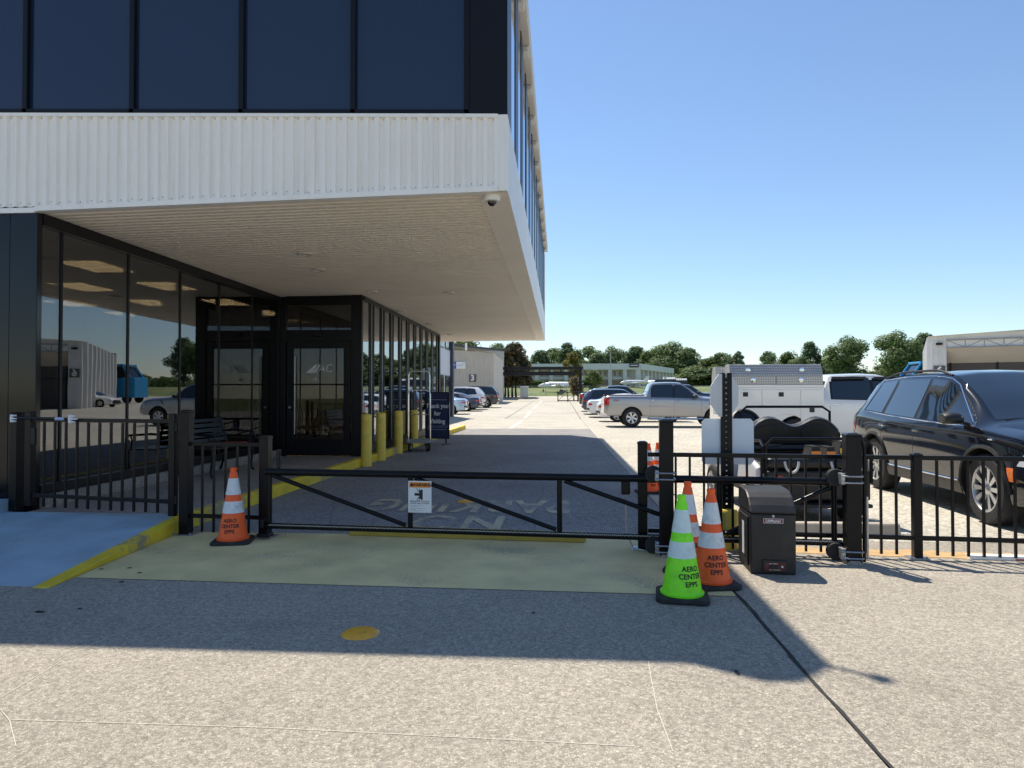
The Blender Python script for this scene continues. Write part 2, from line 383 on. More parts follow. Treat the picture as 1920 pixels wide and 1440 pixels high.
apron = structure(B().box(-40, 62, -30, 40, -0.06, -0.05).build('concrete_apron', M_DIRT))
def slab(x0, x1, y0, y1, m, parent, gap=0.009, th=0.045):
    b = B(); x0 += gap; x1 -= gap; y0 += gap; y1 -= gap
    vs_ = [(x, y, gz(y) - d) for d in (th, 0) for y in (y0, y1) for x in (x0, x1)]
    b.add(vs_, [(0, 2, 3, 1), (4, 5, 7, 6), (0, 1, 5, 4), (2, 6, 7, 3), (0, 4, 6, 2), (1, 3, 7, 5)])
    return b.build('slab', m, parent, bevel=0.006)
JX = 1.24
XB = [-40, -25, -14, -3.93, JX, 6.5, 11.8, 17.1, 22.4, 32, 45, 62]
YB = [-30, -14, 1.4, 6.75, 12.3, 17.8, 23.3, 28.4, 34.2, 40]
for i in range(len(XB) - 1):
    for j in range(len(YB) - 1):
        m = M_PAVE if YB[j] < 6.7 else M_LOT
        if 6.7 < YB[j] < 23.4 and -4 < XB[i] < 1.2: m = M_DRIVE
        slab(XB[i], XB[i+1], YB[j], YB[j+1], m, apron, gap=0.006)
lot = B()
lot.grid([[(x, y, gz(y) - 0.052) for x in (-60, 90)] for y in (40.0, 118.0)])
lot = structure(lot.build('parking_lot', M_DIRT))
for x0, x1 in ((-60, -36), (-36, -25), (-25, -14), (-14, -8.5), (-8.5, -3.2), (-3.2, JX), (JX, 6.5), (6.5, 17), (17, 32), (32, 60), (60, 90)):
    for k in range(12): slab(x0, x1, 40 + 6.5 * k, 46.5 + 6.5 * k, M_LOT, lot, gap=0.02)

# dark crack filler running in the long joint beside the drive
b = B(); rows = []
for i in range(60):
    y = 1.5 + i * 0.09; w = 0.0065 + 0.008 * rnd.random() ** 2; o = JX + 0.006 * math.sin(y * 3.1) + 0.004 * math.sin(y * 8.3 + 1) + rnd.uniform(-0.003, 0.003)
    rows.append([(o - w, y, 0.0035), (o + w, y, 0.0035)])
M_TAR = mat('tar_filler', (0.014, 0.013, 0.012), 0.7, bump=0.3, bscale=80)
b.grid(rows); o = structure(b.build('crack_filler', M_TAR, apron))

# faded yellow band in front of the gate
M_BAND = worn_paint('faded_yellow_ground_paint', (0.76, 0.62, 0.30), (0.36, 0.32, 0.22), 0.02, 50)
b = B()
b.quad((-3.70, 4.985, 0.004), (JX - 0.016, 4.842, 0.004), (JX - 0.016, 6.733, 0.004), (-3.86, 6.733, 0.004))
structure(b.build('painted_band', M_BAND))
# saw-cut scratches and paint-gun lines on the apron
M_SCR = mat('pale_scratch', (0.56, 0.51, 0.44), 0.8)
for pts in ([(0, 1310), (140, 1225), (290, 1155)], [(290, 1155), (700, 1166), (900, 1170)], [(20, 1350), (500, 1365), (900, 1385), (1190, 1400)],
            [(1215, 1240), (1232, 1330), (1262, 1410)], [(1080, 1215), (1300, 1138), (1400, 1105)], [(1195, 1195), (1210, 1228)], [(0, 1330), (18, 1352), (30, 1400)]):
    b = B(); P = [G(*p) for p in pts]
    rows = []
    for i, p in enumerate(P):
        d = (P[min(i+1, len(P)-1)] - P[max(i-1, 0)]).normalized(); s = Vector((-d.y, d.x, 0)) * 0.0017
        rows.append([tuple(p - s + Vector((0, 0, .003))), tuple(p + s + Vector((0, 0, .003)))])
    b.grid(rows); b.build('scratch', M_SCR, apron)
# dark gum / rubber blots
M_BLOT = mat('dark_blot', (0.015, 0.015, 0.015), 0.8)
for px, py, w, h in ((74, 1148, .09, .02), (150, 1142, .03, .02), (228, 1092, .04, .02), (1382, 1262, .03, .03), (243, 1066, .05, .02), (262, 1075, .05, .02), (190, 1068, .05, .02), (1000, 1150, .03, .015)):
    p = G(px, py); b = B()
    ring = [(p.x + w/2 * math.cos(t) * rnd.uniform(.7, 1), p.y + h * math.sin(t) * rnd.uniform(.7, 1), 0.0055) for t in [k * math.pi / 5 for k in range(10)]]
    b.add(ring, [tuple(range(10))]); b.build('rubber_blot', M_BLOT, apron)

# lane and bay markings in the lot
M_LINE = worn_paint('worn_white_line', (0.66, 0.63, 0.57), (0.47, 0.43, 0.37), 0.06, 6)
M_YLINE = worn_paint('worn_yellow_line', (0.62, 0.5, 0.2), (0.45, 0.41, 0.36), 0.0, 6)
def strip(x0, y0, x1, y1, w, m, name='lane_line'):
    d = Vector((x1 - x0, y1 - y0, 0)); L = d.length; d.normalize(); s = Vector((-d.y, d.x, 0)) * (w / 2); rows = []
    for k in range(9):
        p = Vector((x0, y0, 0)) + d * (L * k / 8); rows.append([(p.x - s.x, p.y - s.y, gz(p.y) + 0.005), (p.x + s.x, p.y + s.y, gz(p.y) + 0.005)])
    b = B(); b.grid(rows); return structure(b.build(name, m))
strip(-2.05, 28.6, -2.05, 37.5, 0.16, M_LINE); strip(-2.1, 41, -2.15, 52, 0.16, M_LINE); strip(-2.2, 57, -2.2, 68, 0.16, M_LINE); strip(-2.2, 74, -2.2, 88, 0.16, M_LINE)
strip(-6.3, 62, -4.9, 92, 0.14, M_YLINE)
strip(2.2, 70, 1.5, 94, 0.14, M_YLINE)
for y in (33.9, 38.4, 42.0, 46.0, 50.0, 54.2): strip(2.0, y, 7.2, y, 0.11, M_YLINE, 'bay_line')
for y in (45.6, 49.6, 53.2, 57.0, 61.5): strip(-11.5, y, -6.2, y, 0.11, M_YLINE, 'bay_line')

# NO PARKING painted on the drive, to be read from the other side
M_PK = worn_paint('worn_pavement_lettering', (0.55, 0.48, 0.32), (0.24, 0.23, 0.22), 0.17, 14)
def ground_text(body, x0, x1, y0, y1):
    me = text_mesh(body, 1.0, 'lettering', bold=0.025, spacing=1.06)
    vx = [v.co.x for v in me.vertices]; vy = [v.co.y for v in me.vertices]
    for v in me.vertices:
        u = (v.co.x - min(vx)) / (max(vx) - min(vx)); w = (v.co.y - min(vy)) / (max(vy) - min(vy))
        v.co = (x1 - u * (x1 - x0), y1 - w * (y1 - y0), 0.005)
    me.materials.append(M_PK); o = link('pavement_lettering', me); structure(o); return o
ground_text('PARKING', -2.42, 0.12, 8.06, 9.05)
ground_text('NO', -1.62, -0.62, 6.98, 7.85)

# domed traffic button discs
M_DISC = mat('amber_marker_plastic', (0.85, 0.40, 0.03), 0.45, var=0.12, vscale=12, dirt=(0.2, 0.12, 0.05), dscale=14, damt=0.5, bump=0.1, bscale=40)
for (p, lab) in ((G(676, 1188), 'amber domed pavement marker in the shade nearest the camera'), (G(873, 941), 'amber pavement marker beyond the gate among the painted letters')):
    b = B().lathe([(0, .022), (.03, .0218), (.07, .019), (.095, .012), (.108, .004), (.112, 0.0)], 28, (0, 0, 0))
    for k in range(16):
        t = k * math.pi / 8; b.lathe([(0, .0235), (.004, .0235), (.005, .01)], 8, (.06 * math.cos(t), .06 * math.sin(t), -0.001))
    tag(b.build('pavement_marker', M_DISC, smooth=40, loc=(p.x, p.y, 0.0)), lab, 'pavement marker', 'amber pavement markers')

# sidewalk, ramp, kerb
KX = -3.88
walk = structure(B().box(-5.70, KX - 0.125, 6.93, 13.60, -0.04, 0.15).build('sidewalk', M_WALK, bevel=0.008))
M_RAMP = worn_paint('blue_grey_ramp_paint', (0.33, 0.45, 0.54), (0.43, 0.51, 0.57), -0.03, 18)
b = B(); RX0 = -9.0
b.prism([(4.74, 0.004), (6.92, 0.148), (6.92, -0.04), (4.74, -0.04)], 'x', RX0, KX - 0.125)
for i_, v_ in enumerate(b.v):
    if v_[0] > RX0 + .1 and v_[1] < 5: b.v[i_] = (-3.82, v_[1], v_[2])
structure(b.build('sidewalk_ramp', M_RAMP))
b = B(); b.prism([(4.70, 0.006), (6.92, 0.158), (6.92, -0.04), (4.70, -0.04)], 'x', KX - 0.123, KX)
for i_, v_ in enumerate(b.v):
    if v_[1] < 5: b.v[i_] = (v_[0] + .18, v_[1], v_[2])
structure(b.build('ramp_kerb', M_YELLOW, bevel=0.01))
y = 6.93
while y < 28.0:
    y2 = min(y + 3.05, 28.0)
    structure(B().box(KX - 0.123 if y < 13 else -4.02, KX, y + .004, y2 - .004, -0.04, 0.158).build('kerb', M_YELLOW, bevel=0.015)); y = y2
# planting bed at the foot of the dark wall
structure(B().box(-9, -5.95, 6.78, 7.05, -0.03, 0.27).build('planter_kerb', M_RAMP, bevel=0.015))
M_LEAFN = foliage('strappy_leaf', (0.03, 0.06, 0.02), (0.06, 0.11, 0.03), (0.12, 0.17, 0.06))
pl = thing('liriope_plant', 'dark green strappy plant at the foot of the black wall', 'plant', (-6.62, 6.62, 0.13))
for k in range(46):
    b = B(); a = rnd.uniform(0, 6.28); L = rnd.uniform(.22, .42); d = Vector((math.cos(a), math.sin(a), 0)); s = Vector((-d.y, d.x, 0)) * .007
    rows = []
    for i in range(6):
        t = i / 5; p = d * (L * t * .8 + rnd.uniform(0, .01)) + Vector((0, 0, L * (1.5 * t - 1.05 * t * t)))
        rows.append([tuple(p - s * (1 - t * .9)), tuple(p + s * (1 - t * .9))])
    b.grid(rows); b.build('leaf', M_LEAFN, pl, fix=False)

# ================================================================ TERMINAL BUILDING
YF, XR, XG, YD, XW, YW, YE = 7.08, -0.54, -5.75, 13.62, -4.03, 22.46, 25.65
XL, ZR = -34.0, 7.05
def zs(x, y):                                          # soffit height: rises a little towards the outer corner
    t = (x - XG) / (XR - XG); t = max(0, min(1.0, t)); k = max(0, 1 - (y - YF) / (YE - YF)); return 3.43 + t * (0.03 + 0.085 * k)
def ztop(x): return 4.357 + (XR - x) / 5.66 * 0.176 if x > -7 else 4.357 + 6.46 / 5.66 * 0.176
M_GLASSD = glass('dark_tinted_glass', (0.40, 0.39, 0.37), 0.10, wob=0.03)
M_GLASSS = glass('mirror_strip_glass', (0.3, 0.3, 0.3), 0.30, wob=0.05)
def navy_glass():
    m = bpy.data.materials.new('navy_spandrel_glass'); m.use_nodes = True; b = m.node_tree.nodes['Principled BSDF']
    b.inputs['Base Color'].default_value = (0.013, 0.024, 0.058, 1); b.inputs['Roughness'].default_value = 0.05; b.inputs['IOR'].default_value = 1.62
    n = m.node_tree.nodes; l = m.node_tree.links; g = n.new('ShaderNodeNewGeometry'); t = n.new('ShaderNodeTexNoise'); t.inputs['Scale'].default_value = 0.8
    l.new(g.outputs['Position'], t.inputs['Vector']); bp = n.new('ShaderNodeBump'); bp.inputs['Strength'].default_value = 0.06; bp.inputs['Distance'].default_value = .02
    l.new(t.outputs['Fac'], bp.inputs['Height']); l.new(bp.outputs[0], b.inputs['Normal'])
    return m
M_NAVY = navy_glass()
M_SKYG = glass('upper_mirror_glass', (0.2, 0.22, 0.25), 0.7, wob=0.02)
M_ROOF = mat('grey_white_eave', (0.60, 0.59, 0.57), 0.6, var=.05, vscale=1)
M_FIN = mat('matt_black_fin', (0.006, 0.006, 0.008), 0.6, spec=0.15)
M_MULL = mat('bronze_black_mullion', (0.007, 0.007, 0.010), 0.35, spec=0.25, var=0.1, vscale=4)
M_CORE = mat('dark_interior_wall', (0.035, 0.034, 0.034), 0.8, var=0.1, vscale=1)
T = thing('terminal_building', 'two-storey building with white ribbed band, dark glass and deep cream soffit', 'building', (XG, YF, 0))
T.location = (0, 0, 0)
# --- upper storey front: window panes, mullions, blank corner panel
MX = [-5.955, -4.71, -3.465, -2.22, -0.985]
XM = [-10.93, -9.69, -8.44, -7.2] + MX
yw = YF + 0.10
for i in range(len(XM) - 1):
    x0, x1 = XM[i], XM[i+1]
    B().box(x0 + .02, x1 - .02, yw, yw + .02, 4.30, 6.72).build('window_pane', M_NAVY, T)
for x in XM: B().box(x - .028, x + .028, yw - .05, yw + .03, 4.3, 6.72).build('mullion', M_MULL, T, bevel=.004)
B().box(-0.957, XR - .008, yw - .03, yw + .03, 4.3, 6.72).build('corner_panel', M_MULL, T)
B().box(XL, XM[0] - .03, yw - .02, yw + .02, 4.3, 6.72).build('window_pane', M_NAVY, T)
b = B()
for x0, x1 in zip([XL] + [-7.0, -0.545][:-1], [-7.0, -0.545]):
    b.add([(x0, yw - .05, ztop(x0)), (x1, yw - .05, ztop(x1)), (x1, yw + .03, ztop(x1)), (x0, yw + .03, ztop(x0)),
           (x0, yw - .05, ztop(x0) + .07), (x1, yw - .05, ztop(x1) + .07), (x1, yw + .03, ztop(x1) + .07), (x0, yw + .03, ztop(x0) + .07)],
          [(0, 1, 5, 4), (1, 2, 6, 5), (2, 3, 7, 6), (3, 0, 4, 7), (4, 5, 6, 7), (0, 3, 2, 1)])
b.build('window_sill', M_MULL, T)
# --- fascia: ribbed white cladding
b = B(); pitch = 0.1165; x = XR - 0.10; ribs = []
prof = []
while x > -7.4:
    prof += [(x, 0.0), (x - .042, 0.0), (x - .052, .034), (x - .106, .034)]; x -= pitch
prof.append((x, 0.0))
rows = [[(px, YF + d, zs(px, YF) + .055 + (ztop(px) - zs(px, YF) - .09) * t) for (px, d) in prof] for t in (0, .25, .5, .75, 1)]
b.grid(rows); b.build('ribbed_fascia', M_CLADW, T, fix=False)
b = B()
for t0, t1, dz0, dz1, prj in (('t', 't', -.036, 0, .012), ('s', 's', 0, .055, .016)):
    pts = [XL, -7.4, -6.5, XG - .03, XG, -4, -2, XR - .101]
    for x0, x1 in zip(pts, pts[1:]):
        f = ztop if t0 == 't' else (lambda q: zs(q, YF) - (0.0 if q > XG - .02 else .018))
        a0, a1 = f(x0 + 1e-4), f(x1 - 1e-4)
        b.add([(x0, YF - prj, a0 + dz0), (x1, YF - prj, a1 + dz0), (x1, YF + .05, a1 + dz0), (x0, YF + .05, a0 + dz0),
               (x0, YF - prj, a0 + dz1), (x1, YF - prj, a1 + dz1), (x1, YF + .05, a1 + dz1), (x0, YF + .05, a0 + dz1)],
              [(0, 1, 5, 4), (1, 2, 6, 5), (2, 3, 7, 6), (3, 0, 4, 7), (4, 5, 6, 7), (0, 3, 2, 1)])
b.build('fascia_trim', M_CLADW, T)
B().box(XR - .10, XR + .0, YF - .006, YF + .10, zs(XR, YF) + .002, 4.355).build('corner_flashing', M_CLADW, T, bevel=.006)
B().box(XL, -7.42, YF, YF + .03, 3.47, 4.5).build('fascia_panel', M_CLADW, T)
# --- screw heads and rust freckles along the foot and head of the ribs
b = B(); x = XR - .16
while x > -7.3:
    for zf, jj in ((zs(x, YF) + .085, .012), (ztop(x) - .06, .004)):
        b.lathe([(0, -.006), (.0055, -.005), (.006, .002)], 6, (x + rnd.uniform(-.01, .01), YF + .0005, zf + rnd.uniform(-jj, jj)), 'y')
    x -= pitch
stuff(b.build('cladding_screws', mat('rusty_screw', (.34, .30, .26), .7), T))
# --- side fascia (faces the lot) and eaves
b = B(); z0f, z0b = zs(XR, YF), zs(XR, YE)
b.add([(XR - .12, YF + .102, z0f), (XR, YF + .102, z0f), (XR, YE, z0b), (XR - .12, YE, z0b), (XR - .12, YF + .102, 4.355), (XR, YF + .102, 4.355), (XR, YE, 4.36), (XR - .12, YE, 4.36)],
      [(0, 1, 2, 3), (4, 7, 6, 5), (0, 4, 5, 1), (1, 5, 6, 2), (2, 6, 7, 3), (3, 7, 4, 0)])
b.build('side_fascia', M_WHITE, T)
n = 14; dy = (YE - YF - .2) / n
for k in range(n):
    y0 = YF + .16 + k * dy
    B().box(XR - .03, XR - .02, y0 + dy * .43, y0 + dy, 4.36, 6.72).build('side_window_pane', M_SKYG, T)
    B().box(XR - .11, XR - .012, y0 + .001, y0 + dy * .429, 4.357, 6.74).build('side_mullion', M_MULL, T)
    B().box(XR - .1, XR + .07, y0 + dy * .40, y0 + dy * .60, 6.72, 6.798).build('eave_bracket', M_ROOF, T, bevel=.02)
B().box(XL, XR + .10, YF + .0, YE, 6.80, ZR).build('roof', M_ROOF, T, bevel=.02)
B().prism([(XR - .62, YF - .003), (XR - .30, YF - .20), (XR - .12, YF - .19), (XR + .08, YF - .003)], 'z', 6.85, ZR - .01).build('eave_return', M_ROOF, T)
fl = thing('floodlight', 'small floodlight on a short arm at the roof corner', 'floodlight', (XR + .08, YF + .05, ZR))
B().tube([(-.1, .05, 0), (0, 0, .03), (.10, -.09, .02), (.16, -.14, 0)], .018, 8).build('arm', M_BLKMETAL, fl, smooth=40); B().lathe([(0, -.05), (.03, -.05), (.055, .04), (0, .045)], 16, (.19, -.16, -.01)).build('lamp_head', M_BLKMETAL, fl, smooth=40)
# --- solid core so no light leaks through the upper storey
B().box(XL, XR - .16, YF + .16, YE - .1, 3.75, 6.75).build('upper_core', M_CORE, T)
B().box(XL, XR - .001, YE - .09, YE, 3.52, 6.74).build('rear_wall', M_WHITE, T)
# --- soffit: fine ribs running across
b = B(); rows = []; y = YF + .05; k = 0
while y < YE - .16:
    panel = int((y - YF) / 1.22); off = 0.004 * (panel % 2)
    deep = 0.075 if y < 14 else 0.014
    for dy_, dz in ((0, 0), (.070, 0), (.076, deep), (.119, deep)):
        yy = y + dy_
        xa = XL if yy > YD else XG
        rows.append([(xx, yy, zs(xx, yy) + dz + off) for xx in (XG - 1.2, XG, -4.4, -3.2, -1.9, XR - .12)])
    y += 0.125; k += 1
b.grid(rows); b.build('ribbed_soffit', M_SOFFIT, T, fix=False)
for p in ((XR - .32, XR - .06), ):
    b = B(); rows = [[(p[0], yy, zs(XR, yy) - .004), (p[1] + .06, yy, zs(XR, yy) - .004)] for yy in (YF + .02, 12, 18, YE)]
    b.grid(rows); b.build('soffit_edge_trim', M_SOFFIT, T, fix=False)
b = B(); b.grid([[(XG - 1.2, YE - .165, 3.428), (XR - .1, YE - .165, 3.455)], [(XG - 1.2, YE, 3.428), (XR - .1, YE, 3.455)]]); b.build('soffit_edge_trim', M_SOFFIT, T, fix=False)
M_LAMPOFF = mat('downlight_lens', (0.65, 0.62, 0.56), 0.3)
for px, py in ((597, 505), (571, 476), (697, 546), (752, 582), (806, 606), (845, 626), (842, 550)):
    z = 3.47; p = G(px, py, z); zz = zs(p.x, p.y)
    b = B().lathe([(.0, -.004), (.075, -.004), (.082, -.018), (.11, -.016), (.115, 0.01)], 24, (p.x, p.y, zz)); b.build('downlight', M_LAMPOFF, T, smooth=40)
# --- dark cladding wall left of the entrance
M_GLOSSBLK = mat('gloss_black_panel', (0.006, 0.007, 0.010), 0.12, spec=0.4, var=0.2, vscale=1.5)
B().box(XL, XG - .32, YF + .01, YF + .08, 0.0, 3.42).build('black_wall_panel', M_GLOSSBLK, T)
B().box(XG - .317, XG + .0, YF + .01, YF + .09, 0.0, 3.42).build('black_wall_panel', M_GLOSSBLK, T, bevel=.006)
# --- glazed wall along the sidewalk: panes, mullions, head and plinth
GY = [YF + .09, 7.51, 8.741, 9.995, 11.193, 12.45, YD]
for i in range(len(GY) - 1):
    B().box(XG - .05, XG - .04, GY[i] + .03, GY[i+1] - .03, 0.40, 3.30).build('glass_pane', M_GLASSD, T)
    if i: B().box(XG - .09, XG - .028, GY[i] - .022, GY[i] + .022, 0.35, 3.33).build('mullion', M_MULL, T, bevel=.006)
B().box(XG - .09, XG + .01, YF + .091, YD - .002, 3.30, 3.428).build('head_frame', M_MULL, T)
B().box(XG - .09, XG + .01, YF + .091, YD - .002, 0.29, 0.40).build('sill_frame', M_MULL, T)
B().box(XG - .12, XG + .05, YF + .091, YD - .002, -0.02, 0.288).build('concrete_plinth', M_WALK, T, bevel=.01)
# --- entrance wall with the door
fy = YD
B().box(XG - .09, XG + .0115, YD - .034, YD + .1, 0.15, 3.29).build('corner_post', M_MULL, T)
B().box(XG + .012, -5.62, fy, fy + .1, 0.15, 3.428).build('door_jamb', M_MULL, T)
B().box(-4.25, XW + .002, fy, fy + .1, 0.15, 3.45).build('door_jamb', M_MULL, T)
B().box(-5.618, -4.252, fy, fy + .1, 2.52, 2.74).build('door_header', M_MULL, T)
B().box(-5.618, -4.252, fy, fy + .1, 3.25, 3.44).build('transom_head', M_MULL, T)
B().box(-5.618, -4.252, fy + .04, fy + .05, 2.742, 3.248).build('transom_pane', M_GLASSD, T)
B().box(-5.99, XW, fy - .01, fy + .3, 0.0, 0.149).build('door_threshold', M_WALK, T)
D = B()
D.box(-5.60, -5.46, fy + .01, fy + .06, .165, 2.51).box(-4.41, -4.27, fy + .01, fy + .06, .165, 2.51).box(-5.459, -4.411, fy + .01, fy + .06, 2.36, 2.51).box(-5.459, -4.411, fy + .01, fy + .06, .165, .50)
door = D.build('entrance_door', M_MULL, T, bevel=.005)
B().box(-5.459, -4.411, fy + .03, fy + .04, .50, 2.36).build('door_pane', M_GLASSD, door)
B().tube([(-5.5, fy - .03, 1.62), (-4.36, fy - .03, 1.62)], .014, 8).build('push_bar', M_MULL, door)
B().tube([(-5.42, fy - .02, .6), (-5.42, fy - .02, 2.2)], .012, 8).build('pull_handle', M_STEEL, door)
B().lathe([(0, -.03), (.022, -.03), (.024, 0)], 16, (-5.53, fy + .008, 1.15), 'y').build('lock_cylinder', M_STEEL, door)
B().box(-5.03, -4.87, fy - .05, fy - .001, 2.60, 2.68).build('door_sensor', M_BLKMETAL, T, bevel=.02)
M_DECAL = mat('white_vinyl', (0.75, 0.76, 0.78), 0.6)
lettering('door_lettering', 'AC', .235, M_DECAL, door, (-4.80, fy + .027, 1.945), FRONT, shear=.12, spacing=.95, bold=-.002)
b = B()
for k, (x0, w, wt) in enumerate(((-5.2, .13, .05), (-5.06, .055, .04), (-4.985, .04, .03))):
    b.add([(x0, fy + .027, 1.86), (x0 + w, fy + .027, 1.86), (x0 + w + .115, fy + .027, 2.03), (x0 + w + .115 - wt, fy + .027, 2.03)], [(0, 1, 2, 3)])
b.build('door_emblem', M_DECAL, door, fix=False)
b = B().lathe([(0, 0), (.035, 0), (.035, .001)], 20, (-5.0, fy + .026, 1.72), 'y'); b.box(-5.055, -4.945, fy + .026, fy + .0275, 1.695, 1.715)
b.build('door_sticker', M_DECAL, door)
# --- window strip beyond the door: mirror panes between black fins
n = 10; dy = (YW - YD - .1) / n
for k in range(n):
    y0 = YD + .1 + k * dy
    B().box(XW - .02, XW - .012, y0 + .0, y0 + dy * .52, .38, 3.35).build('wing_pane', M_GLASSS, T)
    B().box(XW - .09, XW - .004, y0 + dy * .521, y0 + dy * .999, .361, 3.359).build('fin', M_FIN, T)
    B().box(XW - .0039, XW + .004, y0 + dy * .72, y0 + dy * .75, .361, 3.359).build('pane_bead', M_STEEL, T)
B().box(XW - .1, XW + .03, YD + .101, YW, 3.36, 3.44).build('wing_head', M_MULL, T)
B().box(XW - .1, XW - .0, YD + .101, YW, .16, .36).build('wing_sill', M_MULL, T)
B().box(XW - .1, XW - .02, YD + .301, YW, -.02, .158).build('wing_plinth', M_WALK, T)
B().box(XW - .3, XW + .03, YW + .001, YW + .2, 0, 3.44).build('wing_end_pier', M_MULL, T)
B().box(-14, XW - .301, YW + .001, YW + .2, 0, 3.44).build('wing_end_wall', M_WHITE, T)
# --- interior seen dimly through the glass
M_CEIL = mat('interior_ceiling', (0.42, 0.38, 0.32), 0.8); M_IFLOOR = mat('interior_floor', (0.11, 0.09, 0.075), 0.35, var=.2, vscale=2)
B().box(-14, XG - .12, YF + .1, YW, 3.36, 3.42).build('interior_ceiling', M_CEIL, T)
B().box(XG - .1, XW - .12, YD + .15, YW, 3.362, 3.42).build('interior_ceiling', M_CEIL, T)
B().box(-14, XG - .13, YF + .1, YW, .05, .14).build('interior_floor', M_IFLOOR, T)
B().box(XG - .129, XW - .12, YD + .31, YW, .05, .14).build('interior_floor', M_IFLOOR, T)
B().box(-14.1, -14, YF + .1, YW, 0, 3.4).build('interior_wall', M_CORE, T)
B().box(-9.5, -6.6, 14.6, 14.75, .14, 3.36).build('interior_wall', M_CORE, T)
B().box(-7.4, -7.0, 12.2, 12.7, .14, 3.36).build('interior_pillar', M_CORE, T)
M_PANEL = mat('lit_ceiling_panel', (0.8, 0.7, 0.5), 0.6, emit=(1.0, 0.72, 0.36), estr=6.5)
for X in (-7.0, -8.6, -10.4):
    for Y in (9.85, 11.7, 13.8, 15.7): B().box(X - .3, X + .3, Y - .42, Y + .42, 3.345, 3.358).build('ceiling_light', M_PANEL, T)
M_WOOD = mat('interior_wood', (0.22, 0.12, 0.06), .4)
c = thing('reception_counter', 'low wooden counter dim behind the entrance glass', 'counter', (-8.6, 16.2, .14)); 
B().box(-1.2, 1.2, -.3, .3, 0, 1.0).build('counter_front', M_WOOD, c); B().box(-1.25, 1.25, -.36, .36, 1.0, 1.05).build('counter_top', M_CEIL, c, bevel=.01)

# dome camera under the corner
dc = thing('dome_camera', 'white dome security camera under the outer corner of the soffit', 'camera', (-0.72, YF + .17, zs(-.72, YF + .17)))
B().lathe([(.085, .006), (.088, -.035), (.078, -.055), (.06, -.058), (0, -.058)], 24).build('housing', M_WHITE, dc, smooth=40)
B().lathe([(.052, -.058), (.048, -.08), (.03, -.1), (0, -.108)], 20).build('dome', mat('smoked_dome', (.01, .01, .012), .05, coat=1), dc, smooth=60)
# ================================================================ CONES
M_ORANGE = mat('orange_cone_pvc', (1.0, 0.125, 0.016), 0.45, var=0.08, vscale=8, dirt=(0.45, 0.08, 0.03), dscale=11, damt=0.35)
M_LIME = mat('lime_cone_pvc', (0.26, 0.98, 0.015), 0.45, var=0.06, vscale=8, dirt=(0.10, 0.45, 0.03), dscale=11, damt=0.45)
M_SHEET = mat('white_reflective_collar', (0.74, 0.76, 0.78), 0.5, var=0.06, vscale=25, dirt=(0.2, 0.2, 0.2), dscale=16, damt=0.55, bump=.05, bscale=120)
M_SHEETL = mat('pale_reflective_collar', (0.66, 0.80, 0.78), 0.5, var=0.06, vscale=25, dirt=(0.35, 0.4, 0.4), dscale=16, damt=0.4, bump=.05, bscale=120)
M_INK = mat('black_stencil_ink', (0.008, 0.008, 0.008), 0.6)
def cr(z): return 0.136 - (z - .045) / (0.71 - .045) * (0.136 - 0.026)
_txt = {}
def cone(name, label, loc, body, sheet, face=0.0, rz=0.0, lift=0.0, text=True):
    t = thing(name, label, 'traffic cone', loc, rz, 'traffic cones')
    b = B(); s, c = .178, .04
    ring = [(s-c, -s), (s, -s+c), (s, s-c), (s-c, s), (-s+c, s), (-s, s-c), (-s, -s+c), (-s+c, -s)]
    b.prism(ring, 'z', 0.0, .036); b.build('base', M_RUBBER, t, bevel=.012)
    b = B(); prof = [(.148, .036), (.150, .05), (cr(.06), .062), (cr(.30), .30)]
    prof += [(cr(.66), .66), (cr(.67) - .004, .668), (cr(.68) - .003, .68), (.031, .69), (.031, .705), (.026, .711), (.015, .711), (.015, .69), (0, .68)]
    b.lathe(prof, 36); b.build('cone_body', body, t, smooth=35)
    for z0, z1 in ((.288, .398), (.458, .612)):
        B().lathe([(cr(z0) - .002, z0), (cr(z0) + .0022, z0 + .001), (cr(z1) + .0022, z1 - .001), (cr(z1) - .002, z1)], 36).build('reflective_collar', sheet, t, smooth=35)
    if text:
        if 'm' not in _txt:
            tm = bpy.data.meshes.new('lettering'); bmj = bmesh.new()
            for word, z in (('AERO', .222), ('CENTER', .172), ('EPPS', .122)):
                me = text_mesh(word, .047, 'w', bold=.0012, spacing=1.02)
                for v in me.vertices: v.co.y += z
                bmj.from_mesh(me); bpy.data.meshes.remove(me)
            bmesh.ops.triangulate(bmj, faces=bmj.faces)
            bmesh.ops.subdivide_edges(bmj, edges=[e for e in bmj.edges if e.calc_length() > .012], cuts=1)
            for v in bmj.verts:
                x, z = v.co.x, v.co.y; r = cr(z) + .0022; a = x / r - math.pi / 2
                v.co = (r * math.cos(a), r * math.sin(a), z)
            bmj.to_mesh(tm); bmj.free(); tm.materials.append(M_INK); _txt['m'] = tm
        link('stencil_lettering', _txt['m'], t, rot=(0, 0, face - rz))
    return t
def gp(px, py, z=0.0): p = G(px, py, z); return (p.x, p.y, z)
cone('traffic_cone', 'orange cone with white bands by the kerb in front of the left fence', gp(437, 1017), M_ORANGE, M_SHEET, R(10), R(14))
cone('traffic_cone', 'lime green cone standing in front of the orange cones', gp(1279, 1121), M_LIME, M_SHEETL, R(22), R(-8))
cone('traffic_cone', 'orange cone with bold black letters just right of the lime cone', gp(1334, 1097), M_ORANGE, M_SHEET, R(6), R(10))
cone('traffic_cone', 'orange cone half hidden behind the lime and the lettered cone', (1.02, 5.52, 0), M_ORANGE, M_SHEET, R(28), R(-20))
cone('traffic_cone', 'tall-standing far orange cone behind the gate, left of the pair', gp(1216, 924), M_ORANGE, M_SHEET, R(30), R(5))
